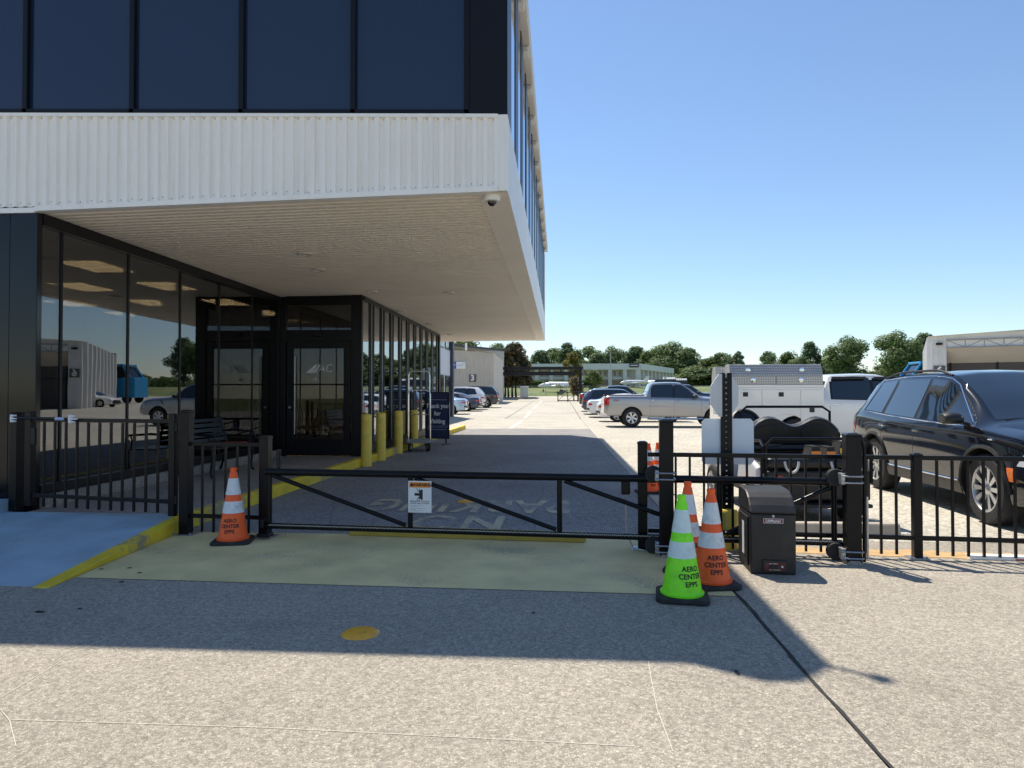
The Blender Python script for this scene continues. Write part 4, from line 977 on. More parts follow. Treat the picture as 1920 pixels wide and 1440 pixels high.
class Car:
    cache = {}
    def __init__(s, kind):
        s.k = kind; s.sp = SPECS[kind]; s.rows = rows_of(s.sp); s.secs = [section(r) for r in s.rows]; s.xs = [r[0] for r in s.rows]
    def at(s, x):
        xs_ = s.xs; x = max(xs_[0], min(xs_[-1] - 1e-6, x)); f = (x - xs_[0]) / (xs_[-1] - xs_[0]) * (len(xs_) - 1); i = int(f); t = f - i
        return [(a[0] + (c[0] - a[0]) * t, a[1] + (c[1] - a[1]) * t) for a, c in zip(s.secs[i], s.secs[i+1])], [a + (c - a) * t for a, c in zip(s.rows[i], s.rows[i+1])]
    def side(s, x, z):
        sec, _ = s.at(x); pts = sec[2:10]
        if z <= pts[0][1]: return pts[0][0]
        for a, c in zip(pts, pts[1:]):
            if z <= c[1] and c[1] > a[1]: return a[0] + (c[0] - a[0]) * (z - a[1]) / (c[1] - a[1])
        return pts[-1][0]
    def top(s, x, y):
        sec, _ = s.at(x); y = abs(y); pts = sec[7:]
        for a, c in zip(pts, pts[1:]):
            if c[0] <= y <= a[0]: return c[1] + (a[1] - c[1]) * (y - c[0]) / max(1e-6, a[0] - c[0])
        return pts[0][1]
    def endx(s, y, z, front=True):
        best = None; rng = range(len(s.xs) - 1, -1, -1) if front else range(len(s.xs)); prev = None
        for i in rng:
            sec = s.secs[i]; zt = None
            inside = sec[0][1] <= z <= s.top(s.xs[i], y) and s.side(s.xs[i], z) >= abs(y)
            if inside: return s.xs[i]
        return s.xs[-1] if front else s.xs[0]
    def body_mesh(s):
        key = s.k + 'body'
        if key in Car.cache: return Car.cache[key]
        b = B(); rings = []
        for x, sec in zip(s.xs, s.secs):
            ring = [(x, y, z) for y, z in sec] + [(x, -y, z) for y, z in sec[-2:0:-1]]; rings.append(ring)
        n = len(rings[0]); vs_ = [v for r in rings for v in r]; fs = []
        for i in range(len(rings) - 1):
            for j in range(n): j2 = (j + 1) % n; fs.append((i*n + j, i*n + j2, (i+1)*n + j2, (i+1)*n + j))
        fs.append(tuple(range(n))); fs.append(tuple((len(rings)-1)*n + j for j in range(n))[::-1])
        b.add(vs_, fs); me = b.mesh('car_body')
        o = bpy.data.objects.new('tmp', me); col.objects.link(o); r = s.sp['r'] + .065; cut = B()
        W = max(q[4] for q in s.rows)
        for ax in s.sp['ax']:
            for sg in (-1, 1): cut.lathe([(0, -.21), (r, -.21), (r, .21), (0, .21)], 40, (ax, sg * (W - .1), s.sp['r'] + .005), 'y')
        co = bpy.data.objects.new('cut', cut.mesh('cut')); col.objects.link(co)
        md = o.modifiers.new('b', 'BOOLEAN'); md.object = co; md.operation = 'DIFFERENCE'; md.solver = 'EXACT'
        dg = bpy.context.evaluated_depsgraph_get(); res = bpy.data.meshes.new_from_object(o.evaluated_get(dg)); res.name = 'car_body'
        bpy.data.objects.remove(o); bpy.data.objects.remove(co)
        res.materials.clear(); res.materials.append(M_TRIMBLK); res.materials.append(M_TRIMBLK)
        mi = []
        for p in res.polygons:
            c = p.center; dark = 0
            for ax in s.sp['ax']:
                if math.hypot(c.x - ax, c.z - s.sp['r'] - .005) < r + .004 and abs(c.y) < W - .02: dark = 1
            if abs(p.normal.z) > .9 and p.normal.z < 0 and c.z < .6: dark = 1
            mi.append(dark)
        res.polygons.foreach_set('material_index', mi); res.shade_smooth(); res.set_sharp_from_angle(angle=R(32)); res.update()
        Car.cache[key] = res; return res
    def sheet(s, fn, nu=10, nv=6, th=0.012):
        """closed thin pane: outer skin fn(u,v)->(p, outward) and its rim back to the body"""
        b = B(); outer, inner = [], []
        for j in range(nv + 1):
            ro, ri = [], []
            for i in range(nu + 1):
                p, nrm = fn(i / nu, j / nv); ro.append(tuple(p)); ri.append(tuple(Vector(p) - Vector(nrm) * th))
            outer.append(ro); inner.append(ri)
        b.grid(outer); b.grid([outer[0], inner[0]]); b.grid([outer[-1], inner[-1]]); b.grid([[r[0] for r in outer], [r[0] for r in inner]]); b.grid([[r[-1] for r in outer], [r[-1] for r in inner]])
        return b
    def side_pane(s, rb, fb, rt_, ft, sg, lo=.03, hi=.075, off=.004, z=None):
        def fn(u, v):
            xb = rb + (fb - rb) * u; xt = rt_ + (ft - rt_) * u; x = xb + (xt - xb) * v
            if z: z0, z1 = z
            else:
                z0 = s.at(xb)[1][2] + lo; z1 = s.at(xt)[1][3] - hi
            zz = z0 + (z1 - z0) * v
            return Vector((x, sg * (s.side(x, zz) + off), zz)), Vector((0, sg, 0))
        return s.sheet(fn)
    def end_pane(s, y0, y1, z0, z1, front, off=.006, zin=None):
        sg = 1 if front else -1
        def fn(u, v):
            y = y0 + (y1 - y0) * u; za, zb = z0, z1
            if zin: za, zb = z0 + (zin[0] - z0) * u, z1 + (zin[1] - z1) * u
            z = za + (zb - za) * v
            return Vector((s.endx(y, z, front) + sg * off, y, z)), Vector((sg, 0, 0))
        return s.sheet(fn, 12, 6, .03)
_wheels = {}
def wheel_meshes(r, style):
    k = (r, style)
    if k in _wheels: return _wheels[k]
    w = .125 if r > .36 else .105; ri = r * (.66 if style != 'truck' else .6)
    ty = B().lathe([(ri, -w), (ri + .02, -w - .004), (r - .03, -w * .98), (r - .008, -w * .8), (r, -w * .55), (r, w * .55), (r - .008, w * .8), (r - .03, w * .98), (ri + .02, w + .004), (ri, w), (ri - .01, w * .5), (ri - .01, -w * .5), (ri, -w)], 40, (0, 0, 0), 'y')
    for g in (-.4, 0, .4): ty.lathe([(r + .0012, w * g - .006), (r + .0012, w * g + .006)], 40, (0, 0, 0), 'y')
    tm = ty.mesh('tyre', smooth=40); tm.materials.append(M_TYRE)
    rb = B().lathe([(ri - .002, -w * .9), (ri - .002, w * .96), (ri - .018, w * .97), (ri - .03, w * .75), (ri - .035, -w * .2), (.06, -w * .25)], 40, (0, 0, 0), 'y')
    n = {'ten': 10, 'five': 5, 'six': 6, 'truck': 6}[style]
    for q in range(n):
        a = 2 * math.pi * q / n
        for da in ((-.13, .13) if style in ('five', 'six', 'truck') else (-.06, .06)):
            d0 = Vector((math.cos(a + da * .6), 0, math.sin(a + da * .6))); d1 = Vector((math.cos(a + da), 0, math.sin(a + da)))
            rb.bar(d0 * .05 + Vector((0, w * .62, 0)), d1 * (ri - .012) + Vector((0, w * .78, 0)), .030 if style == 'ten' else .05, .03, (0, 1, 0))
    rb.lathe([(.0, w * .86), (.04, w * .84), (.075, w * .7), (.08, w * .3)], 20, (0, 0, 0), 'y')
    rm = rb.mesh('rim', smooth=35)
    dk = B().lathe([(.0, -w * .1), (ri - .04, -w * .1), (ri - .04, -w * .05), (0, -w * .05)], 32, (0, 0, 0), 'y').mesh('brake_disc'); dk.materials.append(M_TRIMBLK)
    _wheels[k] = (tm, rm, dk); return _wheels[k]
def make_car(kind, name, label, cat, loc, rz, pm, wheel='five', rim=None, scale=(1, 1, 1), group=None, detail=1, trim=None, cladding=False):
    c = Car(kind); sp = c.sp; t = thing(name, label, cat, loc, rz, group); t.scale = scale
    o = link('body', c.body_mesh(), t); o.material_slots[0].link = 'OBJECT'; o.material_slots[0].material = pm
    def part(nm, fn, m, parent=t, smooth=50):
        key = (kind, nm[0], nm[1:])
        if key not in Car.cache: Car.cache[key] = fn().mesh(nm[0], smooth=smooth); 
        me = Car.cache[key]
        if len(me.materials) == 0: me.materials.append(m)
        return link(nm[0], me, parent, m=m)
    for sg in (-1, 1):
        lo, hi = sp['win'][-1][0], sp['win'][0][1]
        w0, w1 = sp['win'][0], sp['win'][-1]
        part(('window_surround', sg), lambda: c.side_pane(w1[0] - .05, w0[1] + .05, w1[2] - .05, w0[3] + .04, sg, .012, .05, .002), M_TRIMBLK)
        for i, w in enumerate(sp['win']): part(('side_window', sg, i), lambda: c.side_pane(*w, sg, .032, .085, .006), M_CGLASS)
        if trim:
            def tr():
                b = B(); path = []
                for u in range(13):
                    x = (w1[0] - .06) + (w0[1] + .06 - w1[0] + .06) * u / 12; z = c.at(x)[1][2] + .014; path.append((x, sg * (c.side(x, z) + .006), z))
                for u in range(13):
                    x = (w0[3] + .05) + (w1[2] - .05 - w0[3] - .05) * u / 12; z = c.at(x)[1][3] - .048; path.append((x, sg * (c.side(x, z) + .009), z))
                return b.tube(path, .007, 6, closed=True)
            part(('window_trim', sg), tr, trim)
        for i, x in enumerate(sp['seams']):
            def sm():
                b = B(); zk = c.at(x)[1][2]; zb = c.at(x)[1][1]; rows = []
                for q in range(9):
                    z = zb + .16 + (zk - zb - .15) * q / 8; y = c.side(x, z) + .0015; rows.append([(x - .004, sg * y, z), (x + .004, sg * y, z)])
                return b.grid(rows)
            part(('door_seam', sg, i), sm, M_TRIMBLK)
        for i, x in enumerate(sp['handles']):
            def hd():
                z = c.at(x)[1][2] - .12; y = c.side(x, z); b = B()
                return b.tube([(x - .1, sg * (y - .005), z), (x - .085, sg * (y + .03), z), (x + .085, sg * (y + .033), z + .004), (x + .1, sg * (y - .005), z)], [.012, .016, .016, .012], 8)
            part(('door_handle', sg, i), hd, pm)
        w = sp['win'][0]; xm = w[1] - .14
        def mi():
            z = c.at(xm)[1][2] + .085; y = c.side(xm, z - .05); b = B()
            prof = [(-.13, .0), (-.125, .05), (-.09, .08), (.03, .085), (.1, .06), (.13, .0), (.1, -.05), (-.1, -.055)]
            vs_ = []; fs = []
            for k, (yy, sc) in enumerate(((.05, .55), (.09, .9), (.2, 1.0), (.26, .7))):
                for (dx, dz) in prof: vs_.append((xm + dx * sc * .9 - .02, sg * (y + yy), z + dz * sc))
            n = len(prof)
            for k in range(3):
                for j in range(n): fs.append((k*n + j, k*n + (j+1) % n, (k+1)*n + (j+1) % n, (k+1)*n + j))
            fs += [tuple(range(n)), tuple(range(3*n, 4*n))[::-1]]
            b.add(vs_, fs); b.bar((xm, sg * (y - .03), z - .06), (xm, sg * (y + .1), z - .02), .08, .03); return b
        part(('door_mirror', sg), mi, M_TRIMBLK if kind != 'sedan' else pm, smooth=60)
        W = c.at(sp['ax'][0])[1][4]
        tm, rm, dk = wheel_meshes(sp['r'], wheel)
        for ax in sp['ax']:
            wh = bpy.data.objects.new('wheel', None); col.objects.link(wh); wh.parent = t; wh.location = (ax, sg * (W - .13), sp['r']); wh.rotation_euler = (0, rnd.uniform(0, 1), 0 if sg > 0 else math.pi)
            link('tyre', tm, wh); link('rim', rm, wh, m=rim or M_RIM); link('brake_disc', dk, wh)
        if cladding:
            for i, ax in enumerate(sp['ax']):
                def arch():
                    path = []
                    for q in range(17):
                        a = math.pi * q / 16; rr = sp['r'] + .075; x = ax + rr * math.cos(a); z = sp['r'] + rr * math.sin(a); path.append((x, sg * (c.side(x, max(z, .32)) + .004), z))
                    return B().tube(path, .022, 6)
                part(('arch_lip', sg, i), arch, M_TRIMBLK)
            def sill():
                def fn(u, v):
                    x = sp['ax'][1] + sp['r'] + .08 + (sp['ax'][0] - sp['ax'][1] - 2 * sp['r'] - .16) * u; zb = c.at(x)[1][1]; z = zb + .02 + .14 * v
                    return Vector((x, sg * (c.side(x, z) + .008), z)), Vector((0, sg, 0))
                return c.sheet(fn, 10, 3)
            part(('sill_cladding', sg), sill, M_TRIMBLK)
            def sillc():
                x0, x1 = sp['ax'][1] + sp['r'] + .12, sp['ax'][0] - sp['r'] - .12; b = B(); return b.tube([(x0 + (x1 - x0) * k / 8, sg * (c.side(x0 + (x1 - x0) * k / 8, c.at(x0 + (x1 - x0) * k / 8)[1][1] + .17) + .006), c.at(x0 + (x1 - x0) * k / 8)[1][1] + .17) for k in range(9)], .010, 6)
            part(('sill_trim', sg), sillc, M_CHROME)
    a0, a1, hw = sp['ws']
    def wsf(u, v):
        x = a1 + (a0 - a1) * v; r = c.at(x)[1]; y = (r[6] - .037) * (2 * u - 1); return Vector((x, y, c.top(x, y) + .005)), Vector((.4, 0, 1))
    part(('windshield',), lambda: c.sheet(wsf, 12, 10), M_CGLASS)
    r0, r1, hw2 = sp['rw']
    def rwf(u, v):
        x = r0 + (r1 - r0) * v; r = c.at(x)[1]; y = (r[6] - .05) * (2 * u - 1); return Vector((x, y, c.top(x, y) + .005)), Vector((-.4, 0, 1))
    part(('rear_window',), lambda: c.sheet(rwf, 10, 8), M_CGLASS)
    zb, zt = c.at(sp['rows'][0][0] + .1)[1][2], 0
    zk = c.at(sp['rows'][-1][0] - .1)[1][2]
    for sg in (-1, 1):
        if kind == 'pickup':
            part(('tail_light', sg), lambda: c.end_pane(sg * .975, sg * .76, 1.30, .95, False), M_TAIL)
            part(('tail_light_side', sg), lambda: c.side_pane(-2.93, -2.72, -2.93, -2.68, sg, off=.006, z=(.98, 1.30)), M_TAIL)
            part(('headlight', sg), lambda: c.end_pane(sg * .95, sg * .62, 1.04, .78, True), M_HEAD)
            part(('headlight_side', sg), lambda: c.side_pane(2.62, 2.9, 2.66, 2.9, sg, off=.006, z=(.82, 1.06)), M_HEAD)
        else:
            part(('tail_light', sg), lambda: c.end_pane(sg * .92, sg * .45, zb - .10, zb - .24, False), M_TAIL)
            part(('tail_light_side', sg), lambda: c.side_pane(sp['rows'][0][0] + .03, sp['rows'][0][0] + .30, sp['rows'][0][0] + .05, sp['rows'][0][0] + .24, sg, off=.006, z=(zb - .20, zb - .09)), M_TAIL)
            part(('headlight', sg), lambda: c.end_pane(sg * .90, sg * .52, zk - .02, zk - .13, True), M_HEAD)
            part(('headlight_side', sg), lambda: c.side_pane(2.10, sp['rows'][-1][0] - .05, 2.18, sp['rows'][-1][0] - .05, sg, off=.006, z=(zk - .12, zk - .0)), M_HEAD)
    part(('grille',), lambda: c.end_pane(-.5, .5, zk - .36 if kind != 'pickup' else .62, zk - .04 if kind != 'pickup' else 1.02, True), M_TRIMBLK)
    part(('number_plate',), lambda: c.end_pane(-.16, .16, zb - .42, zb - .27, False, .012), M_PLATE)
    part(('rear_bumper',), lambda: c.end_pane(-.84, .84, .40 if kind != 'pickup' else .56, .58 if kind != 'pickup' else .74, False, .03), M_TRIMBLK if kind != 'pickup' else M_CHROME)
    part(('front_bumper_grille',), lambda: c.end_pane(-.78, .78, .36 if kind != 'pickup' else .52, .5 if kind != 'pickup' else .66, True, .012), M_TRIMBLK)
    if sp['rails'] and detail:
        for sg in (-1, 1):
            def rl():
                p = []
                for q in range(15):
                    u = q / 14; x = -1.62 + 1.97 * u; r = c.at(x)[1]; h = .045 * min(1, 6 * u, 6 * (1 - u)); p.append((x, sg * (r[6] - .03), c.top(x, r[6] - .03) + h))
                return B().tube(p, .016, 8)
            part(('roof_rail', sg), rl, M_TRIMBLK)
    return t

# --- black SUV beyond the right fence
PB = mat('black_car_paint', (0.004, 0.005, 0.009), 0.08, spec=0.35, coat=0.6)
su = make_car('suv', 'parked_suv', 'shiny black SUV parked nose-on behind the right picket fence', 'suv', (5.62, 9.22, 0), R(-92.5), PB, 'ten', group='vehicles in the lot', trim=M_CHROME, cladding=True)
b = B().tube([(1.62, -.955, .93), (1.70, -.955, .93)], .014, 8); b.build('fender_badge', M_CHROME, su)
for z in (.55, .62): pass
c_ = Car('suv')
c_.side_pane(1.98, 2.12, 1.96, 2.06, -1, off=.008, z=(.52, .66)).build('amber_marker', M_AMBER, su)
c_.side_pane(2.34, 2.44, 2.34, 2.42, -1, off=.012, z=(.42, .80)).build('daytime_lamp', M_HEAD, su)
B().tube([(1.35, -.62, 1.12), (1.25, -.1, 1.175)], .012, 6).tube([(1.35, .1, 1.14), (1.25, .58, 1.15)], .012, 6).build('wiper', M_TRIMBLK, su)

# --- silver pickup
PS = paint('silver_car_paint', (0.35, 0.355, 0.37), 0.7, 0.3)
pk = make_car('pickup', 'parked_pickup', 'silver crew-cab pickup truck parked side-on beyond the lane', 'pickup', (4.77, 30.75, 0), 0.0, PS, 'truck', scale=(.963, 1, 1), group='vehicles in the lot', trim=None, cladding=False)
B().tube([(-1.0, -.93, .40), (-.9, -.99, .38), (1.35, -.99, .38), (1.45, -.93, .40)], .04, 8).build('running_board', M_CHROME, pk, smooth=40)
b = B(); b.add([(1.70, -.985, 1.0), (1.78, -.985, 1.16), (1.86, -.983, 1.16), (1.73, -.985, .94)], [(0, 1, 2, 3)]); b.build('fender_vent', M_TRIMBLK, pk, fix=False)
B().box(-2.9, -1.05, -.82, .82, 1.40, 1.425).build('bed_cover', M_TRIMBLK, pk, bevel=.01)
lettering('bed_lettering', 'FX4', .14, mat('dull_red_decal', (.28, .05, .05), .5), pk, (-2.42, -.991, 1.17), FRONT, shear=.3, bold=.004)

# --- white service truck
PW = paint('white_car_paint', (0.80, 0.80, 0.79), 0.0, 0.3)
TX, TY = 7.52, 18.2
tk = make_car('pickup', 'service_truck', 'white crew-cab service truck with diamond-plate toolbox body', 'truck', (TX, TY, 0), 0.0, PW, 'truck', scale=(1.0, 1.0, .985), group='vehicles in the lot')
M_DPL = bpy.data.materials.new('diamond_plate'); M_DPL.use_nodes = True
_n = M_DPL.node_tree.nodes; _l = M_DPL.node_tree.links; _b = _n['Principled BSDF']; _b.inputs['Metallic'].default_value = .55; _b.inputs['Roughness'].default_value = .5
_tc = _n.new('ShaderNodeTexCoord'); _mp = _n.new('ShaderNodeMapping'); _mp.inputs['Rotation'].default_value = (0, R(45), 0); _l.new(_tc.outputs['Object'], _mp.inputs[0])
_ck = _n.new('ShaderNodeTexChecker'); _ck.inputs['Scale'].default_value = 34; _ck.inputs[1].default_value = (.66, .65, .63, 1); _ck.inputs[2].default_value = (.28, .275, .27, 1); _l.new(_mp.outputs[0], _ck.inputs[0])
_l.new(_ck.outputs[0], _b.inputs['Base Color']); _bp = _n.new('ShaderNodeBump'); _bp.inputs['Strength'].default_value = .6; _bp.inputs['Distance'].default_value = .01; _l.new(_ck.outputs[1], _bp.inputs['Height']); _l.new(_bp.outputs[0], _b.inputs['Normal'])
x0, x1, yy = -3.35, -1.04, -1.03
def arched_side(xa, xb, za, zb):
    pts = [(xb, za), (xb, zb), (xa, zb), (xa, za)]
    cx, r = -1.70 - .0, .50
    cx = -1.95
    pts += [(cx - r, za)] + [(cx + r * math.cos(math.pi - math.pi * k / 12), za + .02 + r * .75 * math.sin(math.pi * k / 12)) for k in range(13)] + [(cx + r, za)]
    return pts
b = B(); b.prism(arched_side(x0, x1, .55, 1.62), 'y', yy, yy + .42); b.prism(arched_side(x0, x1, .55, 1.62), 'y', -yy - .42, -yy); b.box(x0, x1, yy + .421, -yy - .421, .62, .9); b.box(x1 - .03, x1, yy + .421, -yy - .421, .9, 1.6)
b.build('service_body', PW, tk, bevel=.012)
for xa, xb, za, zb in ((x0 + .03, -2.55, .60, 1.56), (-2.53, -1.62, 1.12, 1.56), (-1.60, x1 - .04, .75, 1.56)):
    o = B().box(xa, xb, yy - .018, yy - .001, za, zb).build('compartment_door', PW, tk, bevel=.008)
    xm = (xa + xb) / 2; zz = zb - .12 if xb - xa > .6 else za + .3
    B().box(xm - .06, xm + .06, yy - .03, yy - .0185, zz - .055, zz + .055).build('paddle_latch', M_TRIMBLK, o, bevel=.006)
b = B(); b.box(x0 - .01, x1 + .01, yy - .01, yy + .44, 1.622, 1.68); b.build('body_cap', PW, tk, bevel=.008)
tb2 = B().prism([(yy + .01, 1.682), (yy + .01, 1.93), (yy + .14, 2.20), (yy + .5, 2.20), (yy + .5, 1.682)], 'x', x0 + .05, x1 - .02).build('top_toolbox', M_DPL, tk, bevel=.008)
for xa, xb in ((x0 + .07, -2.2), (-2.18, x1 - .06)): 
    q = B().box(xa, xb, yy - .004, yy + .009, 1.70, 1.90).build('drawer_front', M_DPL, tb2, bevel=.004); xm = (xa + xb) / 2
    B().lathe([(0, -.02), (.05, -.018), (.055, 0)], 16, (xm, yy - .004, 1.80), 'y').build('t_handle', M_CHROME, q) if False else None
for xm in (-2.85, -1.55):
    B().lathe([(0, -.03), (.06, -.02), (.065, .02)], 18, (xm, yy + .075, 2.05), 'y').build('lid_latch', M_CHROME, tb2, smooth=40)
for xm in (-2.75, -1.6): B().lathe([(0, -.03), (.06, -.02), (.065, .02)], 18, (xm, yy - .004, 1.80), 'y').build('drawer_latch', M_CHROME, tb2, smooth=40)
B().prism([(-yy - .01, 1.682), (-yy - .01, 1.93), (-yy - .14, 2.20), (-yy - .5, 2.20), (-yy - .5, 1.682)], 'x', x0 + .05, x1 - .02).build('top_toolbox', M_DPL, tk, bevel=.008)
for xa, xb in ((-.80, .14), (.22, 1.0)): B().tube([(xa + .03, -.80, 1.86), (xb - .1, -.80, 1.86)], .03, 8).build('rain_visor', M_TRIMBLK, tk, smooth=40)

# --- the rows of parked cars
def pn(n, c, m=0.0): return paint(n, c, m)
GRP = 'vehicles in the lot'
WHT, NVY, BLK2 = pn('white_sedan_paint', (.78, .78, .78)), pn('navy_car_paint', (.02, .03, .07), .3), pn('dark_car_paint', (.012, .012, .016))
LBL, RED, GRY = pn('pale_blue_car_paint', (.34, .46, .60), .5), pn('red_car_paint', (.42, .02, .025)), pn('grey_car_paint', (.22, .23, .25), .5)
def row(kind, rear_x, y, heading, pm, label, cat, wheel='five', rim=None, sc=1.0, h=1.0):
    L = -SPECS[kind]['rows'][0][0] * sc
    x = rear_x + L if heading == 0 else rear_x - L
    return make_car(kind, 'parked_' + ('car' if kind == 'sedan' else kind), label, cat, (x, y, gz(y)), 0.0 if heading == 0 else math.pi, pm, wheel, rim, (sc, sc, sc * h), GRP, detail=0)
row('sedan', 2.0, 36.6, 0, WHT, 'white sedan with red tail lamps nearest beyond the silver pickup', 'car', rim=M_RIM)
row('sedan', 1.72, 42.6, 0, WHT, 'white sedan farther along, between the first white sedan and the navy SUV', 'car')
row('suv', 1.55, 46.9, 0, NVY, 'navy SUV with tall red tail lamps in the right row', 'suv')
row('pickup', 1.5, 52.0, 0, BLK2, 'black pickup with red tail lamps at the far end of the right row', 'pickup', h=.98)
row('sedan', 3.0, 56.5, 0, WHT, 'white car roof showing between the navy SUV and black pickup', 'car')
row('suv', 2.5, 61.0, 0, GRY, 'grey SUV last in the right row before the black gate', 'suv')
row('pickup', 7.0, 56.0, 0, NVY, 'dark blue vehicle roof showing above the right row left of the silver pickup', 'pickup', h=1.02)
row('sedan', -6.35, 46.6, 1, LBL, 'pale blue sedan nearest in the left row by the sign board', 'car', rim=M_RIMD)
row('sedan', -6.05, 52.0, 1, NVY, 'dark blue sedan second in the left row', 'car')
row('suv', -6.05, 55.4, 1, WHT, 'white SUV with dark windows third in the left row', 'suv', sc=1.04, h=1.03)
row('suv', -5.35, 59.8, 1, BLK2, 'black SUV last in the left row with bright wheel', 'suv', sc=1.05, h=1.06)
row('suv', -8.9, 49.6, 1, RED, 'red vehicle roof just above the pale blue sedan', 'suv', h=1.04)
row('suv', -6.6, 64.5, 1, WHT, 'white SUV edge showing beyond the black SUV on the left', 'suv')
row('sedan', 26.0, 40.0, 1, GRY, 'grey car far right behind the silver pickup nose', 'car')
row('sedan', 34.0, 60.0, 1, WHT, 'white car in the distance right of the silver pickup cab', 'car')

# --- golf cart
gc = thing('golf_cart', 'black golf cart seen from behind with rear-facing seat and straps', 'golf cart', (2.72, 8.55, 0), R(94))
M_SEAT = mat('black_vinyl_seat', (.014, .014, .015), .38, bump=.1, bscale=60); M_CARTW = mat('white_cart_body', (.72, .73, .75), .3, coat=.6)
# local: x forward, y left. rear end at x=-1.1
def rsec(x0, x1, y0, y1, z0, z1, m, nm, bv=.03): return B().box(x0, x1, y0, y1, z0, z1).build(nm, m, gc, bevel=bv)
rsec(-.95, 1.05, -.52, .52, .24, .34, M_TRIMBLK, 'chassis'); rsec(-.72, -.1, -.54, .54, .34, .66, M_SEAT, 'seat_base', .04)
b = B(); b.prism([(.55, .3), (1.25, .3), (1.32, .5), (1.2, .72), (.95, .82), (.70, .86), (.62, .6)], 'y', -.56, .56); b.build('front_cowl', M_CARTW, gc, bevel=.05)
for s in (-1, 1): b = B(); b.prism([(-.80, .34), (-.80, .60), (-.55, .68), (-.2, .68), (-.1, .34)], 'y', s * .55 - .05, s * .55 + .05); b.build('rear_fender', M_CARTW, gc, bevel=.03)
def cushion(nm, x, z0, z1, lean, wave):
    b = B(); prof = []
    for k in range(25):
        u = k / 24; y = -.56 + 1.12 * u; zt = z1 + wave * (abs(math.cos(2 * math.pi * (u - .0)))) - .06 * (1 - min(1, 8 * min(u, 1 - u))); zt = z1 - .05 + .05 * math.cos(4 * math.pi * (u - .25)) - .1 * max(0, 1 - 7 * min(u, 1 - u)) ** 2
        prof.append((y, zt))
    outl = [(-.50, z0), (.50, z0), (.56, z0 + .06)] + prof[::-1] + [(-.56, z0 + .06)]
    b.prism(outl, 'x', -.05, .05); o = b.build(nm, M_SEAT, gc, bevel=.035, smooth=50, loc=(x, 0, 0), rot=(0, lean, 0))
    for sx in (-.046, .046): B().tube([(sx, y_, z_ - .012) for y_, z_ in prof[1:-1]], .011, 6).build('rim_highlight', mat('grey_rim_highlight', (.16, .16, .17), .35), o, smooth=60)  # pale grey tube stands in for the highlight along the cushion rim
    for yy in (-.27, .27):
        for sx in (-1, 1): B().prism([(yy + .2 * math.cos(t_), (z0 + z1) / 2 - .02 + (z1 - z0) * .3 * math.sin(t_)) for t_ in [k * math.pi / 10 for k in range(20)]], 'x', sx * .05, sx * .066).build('seat_pad', M_SEAT, o, bevel=.012)
    return o
cushion('front_backrest', -.18, .82, 1.16, R(-8), .05); cushion('rear_backrest', -.42, .74, 1.08, R(10), .05)
b = B().box(-.15, .42, -.55, .55, .66, .78); b.build('front_seat', M_SEAT, gc, bevel=.05); b = B().box(-.98, -.46, -.55, .55, .60, .72); b.build('rear_seat', M_SEAT, gc, bevel=.05)
rsec(-1.12, -.60, -.52, .52, .20, .24, M_TRIMBLK, 'foot_plate', .01); rsec(-1.0, -.95, -.56, .56, .26, .58, M_TRIMBLK, 'rear_panel', .02)
B().tube([(-.99, .57, .45), (-.99, .57, .86), (-1.0, .5, .93), (-1.0, -.5, .93), (-.99, -.57, .86), (-.99, -.57, .45)], .017, 8).build('rear_grab_rail', M_BLACK, gc, smooth=40)
for s in (-1, 1):
    B().tube([(-.95, s * .585, .55), (-.95, s * .585, .84), (-.86, s * .585, .90), (-.40, s * .585, .88), (-.30, s * .585, .72)], .018, 8).build('hip_rail', M_BLACK, gc, smooth=40)
B().tube([(-.1, .54, 1.0), (-.1, .54, 1.2), (-.08, .46, 1.26), (-.08, -.46, 1.26), (-.1, -.54, 1.2), (-.1, -.54, 1.0)], .016, 8).build('seat_hoop', M_BLACK, gc, smooth=40)
B().lathe([(.17, -.0), (.19, .012), (.17, .024), (.155, .012), (.17, 0)], 24, (0, 0, 0)).build('steering_wheel', M_TRIMBLK, gc, smooth=60, loc=(.52, .26, 1.06), rot=(0, R(-55), 0))
B().tube([(.8, .26, .7), (.53, .26, 1.05)], .02, 8).build('steering_column', M_TRIMBLK, gc)
B().tube([(.62, -.5, .8), (.66, -.5, 1.0), (.66, .5, 1.0), (.62, .5, .8)], .015, 8).build('dash_rail', M_BLACK, gc, smooth=40)
tm, rm, dk = wheel_meshes(.235, 'five')
for ax in (.92, -.62):
    for s in (-1, 1):
        wh = bpy.data.objects.new('wheel', None); col.objects.link(wh); wh.parent = gc; wh.location = (ax, s * .5, .235); wh.rotation_euler = (0, 0, 0 if s > 0 else math.pi)
        link('tyre', tm, wh); link('rim', rm, wh, m=M_RIM)
for s in (-1, 1): B().lathe([(0, -.01), (.035, -.008), (.04, 0)], 14, (-1.002, s * .42, .50), 'x').build('tail_light', M_TAIL, gc)
